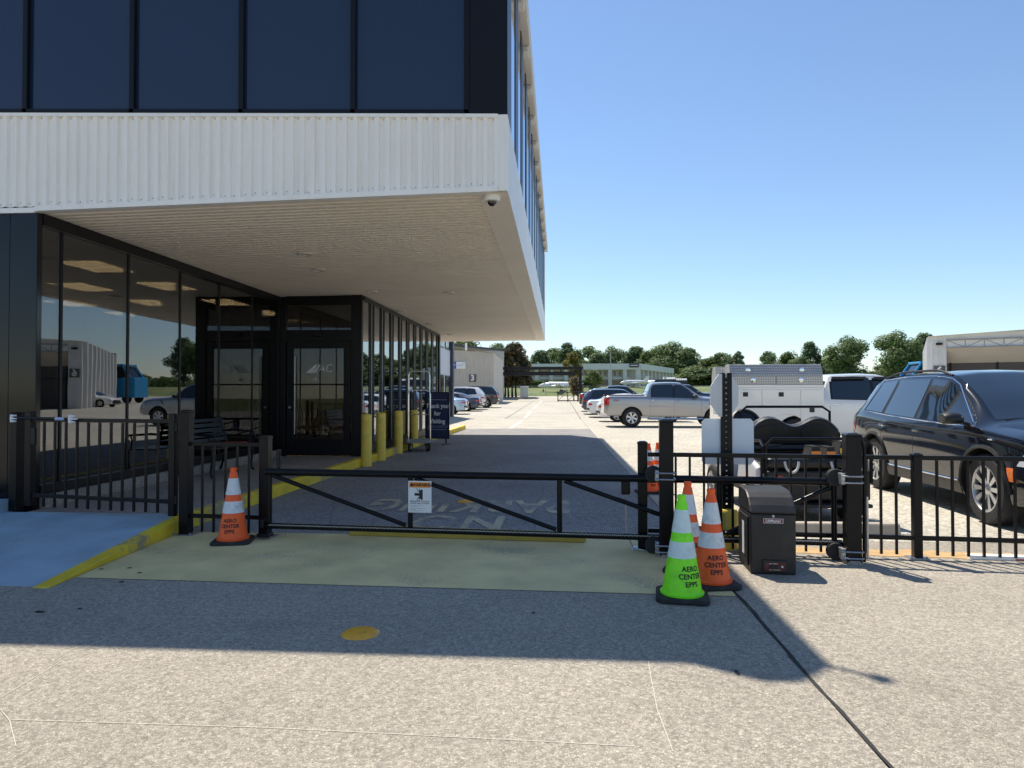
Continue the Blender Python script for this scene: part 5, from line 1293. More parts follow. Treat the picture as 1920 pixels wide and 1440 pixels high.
# ratchet straps and cargo on the rear seat
M_STRAPO, M_STRAPY = mat('orange_strap', (.8, .25, .03), .6), mat('yellow_strap', (.8, .45, .03), .6)
M_ROPE = mat('grey_hose', (.55, .55, .56), .5)
gR = Matrix.Rotation(R(94), 3, 'Z'); gO = Vector((2.72, 8.55, 0))
for i, (ly, m, w) in enumerate(((.02, M_STRAPO, .075), (-.15, M_STRAPO, .07), (-.33, M_STRAPY, .105), (-.53, M_TRIMBLK, .10))):
    p = gO + gR @ Vector((-.88 + .02 * i, ly, .722))
    t = thing('wheel_chock', ['leftmost small orange-banded black chock on the cart seat', 'small orange-banded black chock next to the yellow-banded one', 'larger black chock with yellow band on the cart seat', 'black ribbed chock nearest the far roller post'][i], 'chock', p, R(94), 'ribbed chocks on the golf cart')
    b = B(); h = w * 1.55; b.prism([(-w, 0), (-w * .55, h), (w * .55, h), (w, 0)], 'x', -.10, .10); b.build('chock_body', M_RUBBER, t, bevel=.008)
    me = B().box(-.104, .104, -.006, .006, 0, .01).mesh('rib'); me.materials.append(M_RUBBER)
    for k in range(5): link('rib', me, t, loc=(0, -w * .5 + k * w * .25, h - .002))
    B().box(-.1025, -.1005, -w * .7, w * .7, h * .28, h * .62).build('colour_band', m, t)
for i, (lx, ly) in enumerate(((-.985, -.20), (-.985, .30))):
    p = gO + gR @ Vector((lx - .03, ly, .0)); b = B()
    pts = [(math.cos(a) * .075, -.02 * abs(math.sin(a)), .685 - .115 * math.sin(a)) for a in [k * math.pi / 12 for k in range(13)]]
    b.tube(pts, .014, 8); o = b.build('rope_handle', M_ROPE, smooth=40); o.location = p; o.rotation_euler = (0, 0, R(4))
    tag(o, ['grey looped rope handle hanging off the cart seat near the yellow chock', 'grey looped rope handle hanging off the cart seat near the sign'][i], 'rope', 'rope handles on the golf cart')
# ================================================================ BACKGROUND BUILDINGS
M_ANX = mat('annex_white_wall', (.60, .63, .68), .6, var=.05, vscale=1); M_ANXD = mat('navy_corner_post', (.03, .035, .07), .4)
M_WIN = mat('background_window', (.012, .016, .022), .06, spec=.6)
M_TAN = mat('tan_ribbed_steel', (.50, .45, .38), .55, var=.06, vscale=.6, dirt=(.38, .33, .27), dscale=.4, damt=.4)
an = thing('annex_building', 'white two-storey annex with navy corner post beyond the soffit', 'building', (-6.9, 43, 0))
an.location = (0, 0, 0)
B().box(-20, -6.9, 27, 43.0, 0, 6.6).build('wall', M_ANX, an)
B().box(-6.898, -6.72, 42.55, 43.1, 0, 6.6).build('corner_post', M_ANXD, an)
for y0 in (28.2, 31.5, 34.8, 38.4, 40.6):
    for z0, z1 in ((.9, 2.6), (4.2, 5.9)):
        w = B().box(-6.90, -6.86, y0, y0 + 1.7, z0, z1).build('window_frame', M_ANXD, an)
        for k in range(2): B().box(-6.861, -6.85, y0 + .06 + k * .82, y0 + .82 + k * .82, z0 + .06, z1 - .06).build('pane', M_WIN, w)
def ribbed(bd, p0, p1, z0, zA, zB, m, parent, name, pitch=.4, deep=.04):
    """upright ribbed wall from p0 to p1, top running from zA to zB"""
    a, c = Vector((*p0, 0)), Vector((*p1, 0)); d = c - a; L = d.length; d.normalize(); nrm = Vector((d.y, -d.x, 0)); pts = []; x = 0
    while x < L:
        for dx, k in ((0, 0), (pitch * .55, 0), (pitch * .65, 1), (pitch * .9, 1)):
            if x + dx <= L: pts.append((x + dx, k))
        x += pitch
    pts.append((L, 0)); b = B()
    b.grid([[tuple(a + d * q + nrm * (deep * k) + Vector((0, 0, z0 if t == 0 else zA + (zB - zA) * q / L))) for q, k in pts] for t in (0, 1)])
    return b.build(name, m, parent, fix=False)
h3 = thing('hangar_three', 'tan ribbed metal hangar marked with a number 3', 'hangar', (0, 0, 0))
Y3 = 72.0; z3 = gz(Y3) - .1
pA, pB = AY(800, 652, Y3), AY(926, 662, Y3)
ribbed(None, (pA.x - 14, Y3), (pB.x, Y3), z3, pA.z + 1.0, pB.z, M_TAN, h3, 'front_wall')
ribbed(None, (pB.x, Y3), (pB.x + .2, Y3 + 9), z3, pB.z, pB.z - .35, mat('pale_ribbed_steel', (.6, .57, .52), .55), h3, 'side_wall')
b = B(); b.add([(pA.x - 14, Y3 - .1, pA.z + 1.05), (pB.x + .08, Y3 - .1, pB.z + .05), (pB.x + .28, Y3 + 9, pB.z - .3), (pA.x - 14, Y3 + 9, pA.z + 1.0)], [(0, 1, 2, 3)]); b.build('roof', M_TAN, h3, fix=False)
n3 = AY(886, 709, Y3 - .06); M_NUM = mat('number_plate_dark', (.10, .09, .085), .6)
B().box(n3.x - .37, n3.x + .37, Y3 - .09, Y3 - .045, n3.z - .40, n3.z + .40).build('number_panel', M_NUM, h3)
lettering('number_lettering', '3', .85, M_WHITE, h3, (n3.x, Y3 - .095, n3.z), FRONT, bold=.03)
s3 = AY(858, 685, Y3 - .1)
sgn = thing('hangar_sign', 'blue and white sign high on the tan hangar wall', 'sign', (0, 0, 0))
B().box(s3.x - .86, s3.x - .14, Y3 - .16, Y3 - .045, s3.z - .36, s3.z + .36).build('blue_panel', mat('sign_blue', (.03, .07, .42), .4), sgn)
B().box(s3.x - .139, s3.x + .86, Y3 - .16, Y3 - .045, s3.z - .36, s3.z + .36).build('white_panel', M_WHITE, sgn)
b = B(); b.box(s3.x - .78, s3.x - .24, Y3 - .166, Y3 - .161, s3.z + .0, s3.z + .1); b.box(s3.x - .74, s3.x - .36, Y3 - .166, Y3 - .161, s3.z - .16, s3.z - .09); b.build('blue_panel_mark', M_WHITE, sgn)
b = B().tube([(s3.x + .0, Y3 - .165, s3.z - .12), (s3.x + .12, Y3 - .165, s3.z + .12), (s3.x + .2, Y3 - .165, s3.z - .08), (s3.x + .32, Y3 - .165, s3.z + .06), (s3.x + .42, Y3 - .165, s3.z - .05), (s3.x + .55, Y3 - .165, s3.z + .08), (s3.x + .72, Y3 - .165, s3.z + .14)], .018, 6); b.build('script_mark', M_NUM, sgn)
YT = 92.0; tA, tB = AY(885, 648, YT), AY(945, 656.5, YT)
sh = thing('grey_shed', 'larger grey hangar roof rising behind the tan hangar', 'hangar', (0, 0, 0))
ribbed(None, (tA.x - 12, YT), (tB.x, YT), gz(YT) - .1, tA.z - 1.6, tB.z, mat('grey_steel_wall', (.5, .5, .5), .6), sh, 'gable_wall')
b = B(); b.add([(tA.x - 12, YT - .3, tA.z + 1.2), (tB.x + .2, YT - .3, tB.z + .1), (tB.x + .2, YT + 12, tB.z + .1), (tA.x - 12, YT + 12, tA.z + 1.2)], [(0, 1, 2, 3)])
b.add([(tA.x - 12, YT - .3, tA.z + 1.2), (tB.x + .2, YT - .3, tB.z + .1), (tB.x + .2, YT - .3, tB.z - .2), (tA.x - 12, YT - .3, tA.z + .9)], [(0, 1, 2, 3)]); b.build('roof', mat('dark_roof_edge', (.08, .08, .09), .5), sh, fix=False)
B().tube([tuple(AY(874, 660, 74)), tuple(AY(874, 643, 74))], .12, 8).build('vent_pipe', M_WHITE, sh)

# overhead gate frame
YG = 85.0; gl, gr, gt = AY(938, 688, YG), AY(1088, 688, YG), 0
gf = thing('overhead_gate_frame', 'black steel gantry frame spanning the far exit', 'gate frame', (0, 0, 0)); zt = gl.z; zg = gz(YG)
for p in (gl, gr): B().box(p.x - .2, p.x + .2, YG - .2, YG + .2, zg - .05, zt - .38).build('upright', M_BLKMETAL, gf)
B().box(gl.x - .3, gr.x + .3, YG - .25, YG + .25, zt - .379, zt).build('top_beam', M_BLKMETAL, gf)
lo = AY(1000, 704, YG).z; lh = AY(1000, 697, YG).z; B().box(gl.x + .25, gr.x - .6, YG - .15, YG + .15, lo, lh).build('lower_beam', M_BLKMETAL, gf)
for k in range(7): x = gl.x + .9 + k * (gr.x - gl.x - 2) / 6; B().box(x - .06, x + .06, YG - .08, YG + .08, lh + .001, zt - .38).build('hanger', M_BLKMETAL, gf)
# rolled-back black mesh gate on the right of the exit
YM = 80.0; m0, m1 = AY(1046, 741, YM), AY(1096, 741, YM); zg = gz(YM)
mg = thing('mesh_gate', 'black chain-link gate rolled open on the right of the exit', 'gate', (m0.x, YM, zg)); Lm = m1.x - m0.x + 1.5
for z in (.15, 1.15): B().tube([(0, 0, z), (Lm, 0, z)], .05, 8).build('rail', M_BLKMETAL, mg)
for k in range(5): B().tube([(k * Lm / 4, 0, .0), (k * Lm / 4, 0, 1.2)], .05, 8).build('upright', M_BLKMETAL, mg)
for k in range(4): B().tube([(k * Lm / 4, 0, .15), ((k + 1) * Lm / 4, 0, 1.15)], .025, 6).build('brace', M_BLKMETAL, mg)
# far chain-link fence
YC = 119.5; ch = thing('chain_link_fence', 'thin chain-link fence at the foot of the far lawn', 'fence', (0, YC, gz(YC)))
M_GALV = mat('dull_galvanised', (.34, .35, .34), .6, .3)
for k in range(19): B().tube([(-24 + k * 3.6, 0, 0), (-24 + k * 3.6, 0, 1.7)], .045, 6).build('fence_stake', M_GALV, ch)
for z in (.08, 1.68): B().tube([(-24, 0, z), (41, 0, z)], .03, 6).build('rail', M_GALV, ch)
b = B()
for k in range(0, 330):
    x = -24 + k * .197
    for s in (-1, 1):
        xa = x if s > 0 else x + 1.6
        b.bar((xa, .02 * s, .1), (xa + s * 1.55, .02 * s, 1.66), .011, .011)
stuff(b.build('wire_mesh', M_GALV, ch, fix=False))
# planted island with kerb and utility cabinet
isl = thing('planting_island', 'kerbed planting island under the bronze-leaved trees', 'planting bed', (-7.6, 99, gz(99)))
ring = [(4.6 * math.cos(t), 5.5 * math.sin(t)) for t in [k * math.pi / 16 for k in range(32)]]
B().prism(ring, 'z', -.4, .17).build('kerb_edge', M_CSTOP, isl); B().prism([(x * .93, y * .94) for x, y in ring], 'z', .1, .22).build('mulch', mat('bark_mulch', (.09, .055, .035), .95, var=.4, vscale=3), isl)
cb = thing('utility_cabinet', 'pale utility cabinet beside the bronze-leaved trees', 'cabinet', (AY(983, 740, 95).x, 95, gz(95) + .17))
B().box(-.55, .55, -.35, .35, 0, 1.55).build('cabinet_body', mat('pale_green_cabinet', (.5, .53, .5), .5), cb, bevel=.04); B().box(-.6, .6, -.4, .4, 1.551, 1.63).build('cabinet_lid', M_WHITE, cb, bevel=.03)

# far office building
of = thing('office_building', 'long pale two-storey office with deep pale green fascia across the lawn', 'building', (0, 0, 0))
M_OFF = mat('office_beige_wall', (.50, .46, .40), .7, var=.06, vscale=.3); M_FAS = mat('pale_green_fascia', (.68, .71, .69), .6); M_COL = mat('office_white_column', (.68, .68, .66), .6)
YO = 170.0; c0 = AY(1199.6, 681.6, YO); c1 = AY(1262, 690.5, 202.0); xl = AY(975, 681, YO).x - 25
zT, zF, zB = c0.z, c0.z - 1.5, 3.2
P0, P1, P2 = Vector((xl, YO, 0)), Vector((c0.x, YO, 0)), Vector((c1.x, 202.0, 0))
def wallbox(p, q, n0, n1, z0, z1, m, nm, parent):
    d = (q - p).normalized(); nn = Vector((d.y, -d.x, 0)); b = B(); a0, a1, b0, b1 = p + nn * n0, p + nn * n1, q + nn * n0, q + nn * n1
    return b.add([(v.x, v.y, z) for z in (z0, z1) for v in (a0, b0, b1, a1)], [(0, 1, 2, 3), (7, 6, 5, 4), (0, 4, 5, 1), (1, 5, 6, 2), (2, 6, 7, 3), (3, 7, 4, 0)]).build(nm, m, parent)
for p, q, nb in ((P0, P1, 15), (P1, P2, 9)):
    wallbox(p, q, -6, -1.2, zB, zF, M_OFF, 'wall', of); wallbox(p, q, -5, .3 if p is P0 else .302, zF, zT, M_FAS, 'fascia', of)
    L = (q - p).length; d = (q - p).normalized()
    for k in range(nb + 1):
        a = p + d * (L * k / nb); w = .45; lo_, hi_ = (0, .9) if k == 0 else ((-.9, 0) if k == nb else (-w, w))
        wallbox(a + d * lo_, a + d * hi_, -1.19, .0, zB, zF - .002, M_COL, 'column', of)
    for k in range(nb):
        a = p + d * (L * k / nb); s = L / nb
        for u in (.28, .62):
            wallbox(a + d * (s * u), a + d * (s * u + .5), -1.21, -1.16, zB + 3.1, zF - .35, M_WIN, 'window', of)
        wallbox(a + d * .55, a + d * (s - .55), -1.21, -1.1, zB + .25, zB + 1.9, M_WIN, 'window', of)
        wallbox(a + d * .5, a + d * (s - .5), -1.22, -1.02, zB + 2.2, zB + 2.75, M_COL, 'spandrel', of)
sx = AY(1189, 685, YO - .35); sg_ = thing('office_sign', 'small dark sign on the office fascia near its corner', 'sign', (0, 0, 0))
B().box(sx.x - 1.15, sx.x + 1.15, YO - .5, YO - .32, sx.z - .5, sx.z + .48).build('sign_face', M_ANXD, sg_); B().box(sx.x - .9, sx.x + .9, YO - .52, YO - .505, sx.z - .12, sx.z + .1).build('sign_mark', M_WHITE, sg_)
# hedge in front of it
def leaf_cloud(n, fn, size, jitter=.5, seed=1):
    r = random.Random(seed); vs_, fs = [], []
    for i in range(n):
        c, nr = fn(r); s = size * r.uniform(.6, 1.3)
        nr = (Vector(nr) + Vector((r.uniform(-1, 1), r.uniform(-1, 1), r.uniform(-1, 1))) * jitter)
        if nr.length < 1e-3: nr = Vector((0, 0, 1))
        nr.normalize(); a = nr.cross(Vector((r.uniform(-1, 1), r.uniform(-1, 1), r.uniform(-1, 1)))); a.normalize(); bb = nr.cross(a)
        c = Vector(c); o = len(vs_)
        vs_ += [c + a * s, c + bb * s * .55, c - a * s, c - bb * s * .55]; fs.append((o, o+1, o+2, o+3))
    me = bpy.data.meshes.new('leaves'); me.from_pydata([tuple(v) for v in vs_], [], fs); me.update(); return me
F_HEDGE = foliage('hedge_leaf', (.03, .07, .015), (.06, .12, .025), (.10, .17, .04))
hx0, hx1 = AY(985, 730, 140).x - 10, AY(1090, 730, 140).x + 3
def hf(r): return (r.uniform(hx0, hx1), 140 + r.uniform(-.8, .8), gz(140) + r.uniform(0, 1.3)), (0, -.5, .8)
me = leaf_cloud(9000, hf, .2, 1.0, 3); me.materials.append(F_HEDGE); o = link('hedge', me); tag(o, 'clipped green hedge along the top of the far lawn', 'hedge'); o['kind'] = 'stuff'

# ---------------------------------------------------------------- trees
M_BARK = mat('tree_bark', (.10, .075, .055), .9, var=.3, vscale=6, bump=.5, bscale=12)
F_A = foliage('oak_leaf', (.09, .135, .055), (.165, .235, .09), (.28, .37, .145))
F_B = foliage('pine_leaf', (.07, .115, .058), (.125, .195, .085), (.215, .295, .12))
F_C = foliage('light_leaf', (.07, .11, .03), (.13, .19, .05), (.22, .29, .085))
F_M = foliage('magnolia_leaf', (.05, .065, .028), (.11, .11, .05), (.36, .22, .09))
F_G = foliage('gold_leaf', (.10, .10, .02), (.2, .17, .03), (.3, .24, .05))
def crown_mesh(h, w, n, size, seed, trunk=.28, lobes=16):
    r = random.Random(seed); bl = []
    zc = h * (trunk + (1 - trunk) * .5); hz = h * (1 - trunk) * .5
    for k in range(lobes):
        a = r.uniform(0, 6.28); q = r.uniform(-1, 1); rad = math.sqrt(max(0, 1 - q * q)) * r.uniform(.35, .8)
        wq = w * .5 * (1.0 if q < 0 else 1 - .35 * q)
        bl.append((Vector((math.cos(a) * rad * wq, math.sin(a) * rad * wq, zc + q * hz * .78)), w * r.uniform(.12, .24)))
    bl.append((Vector((0, 0, h - w * .18)), w * .17))
    def fn(rr):
        c, rad = rr.choice(bl); d = Vector((rr.gauss(0, 1), rr.gauss(0, 1), rr.gauss(0, 1))).normalized(); k = rr.random() ** .28
        p = c + d * rad * k; p.z = c.z + (p.z - c.z) * .85; return p, d + Vector((0, 0, .4))
    return leaf_cloud(n, fn, size, .7, seed + 50), bl
def trunk_mesh(h, w, bl, seed, r0, trunk):
    r = random.Random(seed); b = B(); top = h * (trunk + .35)
    pts = [(0, 0, -.3), (r.uniform(-.1, .1), r.uniform(-.1, .1), h * trunk * .6), (r.uniform(-.3, .3), r.uniform(-.3, .3), top)]
    b.tube(pts, [r0 * 1.25, r0 * .85, r0 * .3], 8)
    for c, rad in r.sample(bl, min(7, len(bl))):
        s = Vector((0, 0, h * trunk * r.uniform(.8, 1.3))); m = s.lerp(c, .5) + Vector((0, 0, .2)); b.tube([s, m, c], [r0 * .42, r0 * .28, r0 * .1], 6)
    return b.mesh('trunk', smooth=60)
VAR = []
for i, (h, w, n, sz, F, tr) in enumerate(((14, 11, 6500, .36, F_A, .08), (16, 11, 6500, .38, F_B, .1), (12, 10, 5500, .34, F_C, .06), (18, 14, 9000, .38, F_A, .08), (15, 8, 5000, .36, F_B, .08))):
    cm, bl = crown_mesh(h, w, n, sz, 10 + i, tr, 32); cm.materials.append(F); tmx = trunk_mesh(h, w, bl, 90 + i, .3, tr); tmx.materials.append(M_BARK); VAR.append((h, w, cm, tmx))
def tree(px, top, Y, v, label, wpx=None, group='trees behind the lot', base=None):
    h, w, cm, tm_ = VAR[v]; p = AY(px, top - 6, Y); zb = gz(Y) if base is None else base; sc = (p.z - zb) / h; sw = sc if not wpx else wpx * (1.25 if px < 1420 else 1.0) * Y / F_PX / w
    t = thing('broadleaf_tree', label, 'tree', (p.x, Y, zb), rnd.uniform(0, 6), group); t.scale = (sw, sw, sc)
    link('trunk', tm_, t); link('crown', cm, t); return t
TL = [(870, 640, 150, 2, 90, 'tree crown showing between the soffit and the tan hangar roof'), (935, 646, 150, 0, 60, 'green tree directly behind the bronze-leaved tree'),
      (1012, 662, 215, 1, 50, 'dark tree just right of the bronze-leaved tree'), (1040, 655, 235, 0, 60, 'rounded tree above the left end of the office roof'), (1064, 648, 228, 1, 44, 'taller thin-topped tree above the office left half'),
      (1080, 660, 220, 2, 40, 'pale tree above the gold-leaved tree'), (1105, 651, 240, 0, 56, 'tree above the office roof right of the gold-leaved tree'), (1146, 650, 236, 3, 54, 'dense round tree above the middle of the office'),
      (1120, 668, 232, 1, 50, 'low dark tree behind the office middle'), (1190, 655, 250, 1, 56, 'dark crown left of the office sign'), (1212, 662, 240, 2, 44, 'pale crown directly above the office sign'),
      (1232, 658, 245, 1, 50, 'dark crown right of the office sign'), (1262, 641, 235, 3, 84, 'biggest tree behind the office corner'), (1290, 655, 232, 0, 60, 'right shoulder tree beside the biggest tree'),
      (1325, 676, 228, 2, 50, 'low tree in the dip left of the stop sign back'), (1352, 664, 225, 0, 62, 'tree above the octagonal sign back'), (1384, 662, 225, 4, 30, 'narrow spiky tree above the octagonal sign edge'),
      (1305, 690, 215, 0, 70, 'low bushes right of the office end'), (1400, 690, 215, 2, 60, 'low bushes behind the toolbox left end'), (1340, 694, 212, 1, 60, 'low dark bushes behind the octagonal sign'),
      (1440, 661, 225, 0, 52, 'rounded tree above the left of the toolbox'), (1478, 664, 230, 2, 56, 'tree above the middle of the toolbox'), (1520, 646, 222, 1, 50, 'dark tree above the right of the toolbox'),
      (1500, 672, 218, 0, 60, 'low tree behind the toolbox'), (1556, 660, 218, 2, 46, 'shoulder tree left of the large tree above the truck cab'), (1590, 630, 200, 3, 90, 'large tree above the white truck cab'),
      (1682, 620, 190, 3, 92, 'large tree beside the right hangar'), (1730, 630, 200, 1, 70, 'dark tree partly behind the right hangar'), (1655, 690, 210, 2, 60, 'low bush between the two large trees'), (1545, 693, 215, 1, 50, 'low dark tree line behind the truck bed')]
for px, tp, Y, v, wpx, lab in TL: tree(px, tp, Y, v, lab, wpx)
def wf(r):
    x = r.uniform(-70, 190); y = r.uniform(246, 262); k = r.random() ** .7; hgt = (9.5 if x < 66 else 5.0) + 2.2 * math.sin(x * .21) * math.sin(x * .083 + 1); return (x, y, 3.0 + hgt * k), (0, -.4, .6)
me = leaf_cloud(34000, wf, .68, .9, 77); me.materials.append(F_A); o = link('far_wood', me); tag(o, 'low continuous belt of woodland behind the separate trees', 'woodland'); o['kind'] = 'stuff'
# trees that only the glass mirrors: right of and behind the camera
for i, (x, y, v) in enumerate(((46, 30, 0), (60, 12, 3), (70, 40, 2), (85, 25, 3), (58, 55, 0))):
    h, w, cm, tm_ = VAR[v]; t = thing('broadleaf_tree', ['tree mirrored in the strip glass, first from the lot', 'tall tree mirrored in the strip glass', 'pale tree mirrored in the strip glass', 'far tall tree mirrored in the strip glass', 'tree mirrored at the far end of the strip glass'][i], 'tree', (x, y, 0), i, 'trees mirrored in the glass'); link('trunk', tm_, t); link('crown', cm, t)
def near_tree(name, px, top, Y, w, F, n, size, seed, trunk, label, stems=1, r0=.16):
    p = AY(px, top, Y); zb = gz(Y) + .1; h = p.z - zb; cm, bl = crown_mesh(h, w, n, size, seed, trunk, 20); cm.materials.append(F)
    t = thing(name, label, 'tree', (p.x, Y, zb)); link('crown', cm, t)
    for k in range(stems):
        tm_ = trunk_mesh(h, w, bl, seed + k, r0, trunk); tm_.materials.append(M_BARK); link('trunk', tm_, t, loc=((k - (stems - 1) / 2) * .55, 0, 0), rot=(0, 0, k * 2.1))
near_tree('magnolia_tree', 964, 640, 100, 5.0, F_M, 7500, .2, 301, .22, 'bronze-leaved tree beside the tan hangar', 2)
near_tree('magnolia_tree', 950, 668, 98, 4.2, F_M, 4500, .2, 302, .25, 'lower bronze-leaved tree left of the taller one', 2)
near_tree('magnolia_tree', 982, 676, 99, 3.4, F_M, 3500, .2, 303, .25, 'lower bronze-leaved tree right of the taller one', 1)
near_tree('gold_tree', 1076, 658, 150, 5.2, F_G, 2500, .26, 304, .2, 'gold-leaved tree in front of the office', 1)
near_tree('crape_myrtle', 1113, 693, 88, 2.9, F_C, 3200, .13, 305, .15, 'round bright green shrub tree right of the gantry', 2, .08)
near_tree('crape_myrtle', 1080, 703, 88, 2.3, F_M, 2200, .12, 306, .15, 'small reddish shrub tree under the gantry right end', 2, .08)

# ---------------------------------------------------------------- aircraft
M_PLANE = mat('white_aircraft_paint', (.78, .78, .77), .3, coat=.5)
def plane(label, x, y, z, rz, sc):
    t = thing('parked_aircraft', label, 'aircraft', (x, y, z), rz, 'parked aircraft'); t.scale = (sc,) * 3
    b = B(); pr = [(-6.2, .08, 2.2), (-5.2, .28, 2.05), (-3.4, .62, 1.85), (-1.2, .85, 1.75), (2.6, .85, 1.75), (4.2, .66, 1.68), (5.3, .36, 1.55), (5.9, .06, 1.45)]
    b.tube([(x_, 0, z_) for x_, r_, z_ in pr], [r_ for x_, r_, z_ in pr], 18); b.build('fuselage', M_PLANE, t, smooth=60)
    for s in (-1, 1):
        b = B(); b.add([(1.4, s * .6, 1.3), (-1.0, s * .6, 1.3), (-1.0, s * 7.2, 1.75), (0.0, s * 7.2, 1.75), (1.4, s * .6, 1.12), (-1.0, s * .6, 1.2), (-1.0, s * 7.2, 1.70), (0.0, s * 7.2, 1.68)], [(0, 1, 2, 3), (4, 7, 6, 5), (0, 4, 5, 1), (1, 5, 6, 2), (2, 6, 7, 3), (3, 7, 4, 0)]); b.build('wing', M_PLANE, t)
        b = B(); b.tube([(1.9, s * 2.3, 1.35), (1.2, s * 2.3, 1.4), (-1.2, s * 2.3, 1.45)], [.22, .34, .1], 12); b.build('engine_nacelle', M_PLANE, t, smooth=60)
        b = B(); b.add([(-5.0, s * .05, 3.9), (-5.9, s * .05, 3.95), (-6.1, s * 2.4, 4.0), (-5.5, s * 2.4, 4.0), (-5.0, s * .05, 3.82), (-5.9, s * .05, 3.87), (-6.1, s * 2.4, 3.95), (-5.5, s * 2.4, 3.95)], [(0, 1, 2, 3), (4, 7, 6, 5), (0, 4, 5, 1), (1, 5, 6, 2), (2, 6, 7, 3), (3, 7, 4, 0)]); b.build('tailplane', M_PLANE, t)
        B().tube([(-.4, s * 1.8, 1.35), (-.4, s * 1.8, .3)], .06, 6).lathe([(0, -.1), (.28, -.1), (.28, .1), (0, .1)], 14, (-.4, s * 1.8, .28), 'y').build('landing_gear', M_TRIMBLK, t)
    b = B(); b.prism([(-3.6, 2.2), (-5.0, 4.0), (-6.0, 4.0), (-5.6, 2.0)], 'y', -.07, .07); b.build('tail_fin', M_PLANE, t)
    B().tube([(4.4, 0, 1.3), (4.4, 0, .28)], .06, 6).lathe([(0, -.08), (.25, -.08), (.25, .08), (0, .08)], 14, (4.4, 0, .25), 'y').build('landing_gear', M_TRIMBLK, t)
    for k in range(5):
        for s in (-1, 1): B().lathe([(0, -.01), (.16, -.01), (.16, .01), (0, .01)], 12, (-.6 + k * .75, s * .86, 1.95), 'y').build('cabin_window', M_WIN, t)
    B().box(3.6, 4.3, -.45, .45, 2.0, 2.32).build('cockpit_window', M_WIN, t, bevel=.08)
pp = AY(1050, 716, 128); plane('white aircraft nearest behind the gantry and hedge', pp.x, 128, gz(128), R(172), .72)
pp = AY(1190, 722, 140); plane('white aircraft parked before the office right half', pp.x, 140, gz(140), R(200), .55)
pp = AY(1222, 718, 150); plane('white aircraft with high tail near the office corner', pp.x, 150, gz(150), R(150), .55)

# dark low structure with white canopy panels, light pole
dk_ = AY(1256, 712, 150); ds = thing('low_dark_building', 'low dark building with white slatted roof panels', 'building', (dk_.x, 150, gz(150)))
B().box(-3.4, 3.4, -2, 2, 0, dk_.z - gz(150)).build('wall', M_ANXD, ds)
for k, (xa, xb, dz) in enumerate(((-1.8, .9, .35), (1.0, 3.3, .1))):
    for q in range(6): B().bar((xa + (xb - xa) * (q + .5) / 6, -2.1, dk_.z - gz(150) + dz - .25), (xa + (xb - xa) * (q + .5) / 6, -1.7, dk_.z - gz(150) + dz + .12), (xb - xa) / 7, .05).build('roof_slat', M_WHITE, ds)
lp = thing('light_pole', 'slim grey light pole in front of the office', 'light pole', (AY(1145, 720, 120).x, 120, gz(120)))
B().tube([(0, 0, 0), (0, 0, 7.6)], [.11, .07], 8).build('pole', M_GALV, lp); B().box(-.6, .6, -.1, .1, 7.6, 7.72).build('lamp_head', M_BLKMETAL, lp, bevel=.03)

# ---------------------------------------------------------------- right hangar
hg = thing('right_hangar', 'white ribbed hangar with open truss-topped door at the right edge', 'hangar', (0, 0, 0))
Y6 = 55.0; c6 = AY(1746, 631, Y6); z6 = gz(Y6) - .1
U = Vector((15.5, -7.6, 0)).normalized(); V = Vector((7.6, 15.5, 0)).normalized(); A6 = Vector((c6.x, Y6, 0))
M_HW = mat('hangar_white_steel', (.66, .65, .62), .55, var=.05, vscale=.4, dirt=(.5, .48, .44), dscale=.5, damt=.4); M_TRUSS = mat('truss_grey', (.32, .32, .31), .5)
WH = 26.0; apex = c6.z + .45
def hp(u, v): p = A6 + U * u + V * v; return (p.x, p.y)
ribbed(None, hp(0, 17.5), hp(0, 0), z6, c6.z - .3, c6.z, M_HW, hg, 'side_wall', 1.9, .28)
ribbed(None, hp(WH, 0), hp(WH, 17.5), z6, c6.z, c6.z - .3, M_HW, hg, 'side_wall', 1.9, .28)
ribbed(None, hp(0, 0), hp(1.0, 0), z6, c6.z, c6.z + .03, M_HW, hg, 'corner_panel', .5, .03)
ribbed(None, hp(WH - 1.0, 0), hp(WH, 0), z6, c6.z + .03, c6.z, M_HW, hg, 'corner_panel', .5, .03)
def hq(u, v, z): x, y = hp(u, v); return (x, y, z)
zo = c6.z - .30
b = B(); b.add([hq(1.0, 0, zo), hq(WH / 2, 0, zo), hq(WH - 1, 0, zo), hq(WH - 1, 0, c6.z + .06), hq(WH / 2, 0, apex), hq(1.0, 0, c6.z + .06)], [(0, 1, 4, 5), (1, 2, 3, 4)]); b.build('gable', M_HW, hg, fix=False)
b = B(); b.add([hq(-.2, -.3, c6.z), hq(WH / 2, -.3, apex + .08), hq(WH + .2, -.3, c6.z), hq(-.2, 17.8, c6.z - .25), hq(WH / 2, 17.8, apex - .2), hq(WH + .2, 17.8, c6.z - .25)], [(0, 1, 4, 3), (1, 2, 5, 4)]); b.build('roof', M_HW, hg, fix=False)
b = B(); b.add([hq(0, 17.5, z6), hq(WH, 17.5, z6), hq(WH, 17.5, c6.z), hq(0, 17.5, c6.z)], [(0, 1, 2, 3)]); b.build('back_wall', mat('hangar_inside_dark', (.045, .04, .038), .8), hg, fix=False)
zt1, zt0 = zo - .03, zo - .62
B().tube([hq(1, -.1, zt1), hq(WH - 1, -.1, zt1)], .05, 6).build('truss_chord', M_TRUSS, hg); B().tube([hq(1, -.1, zt0), hq(WH - 1, -.1, zt0)], .05, 6).build('truss_chord', M_TRUSS, hg)
n = 20
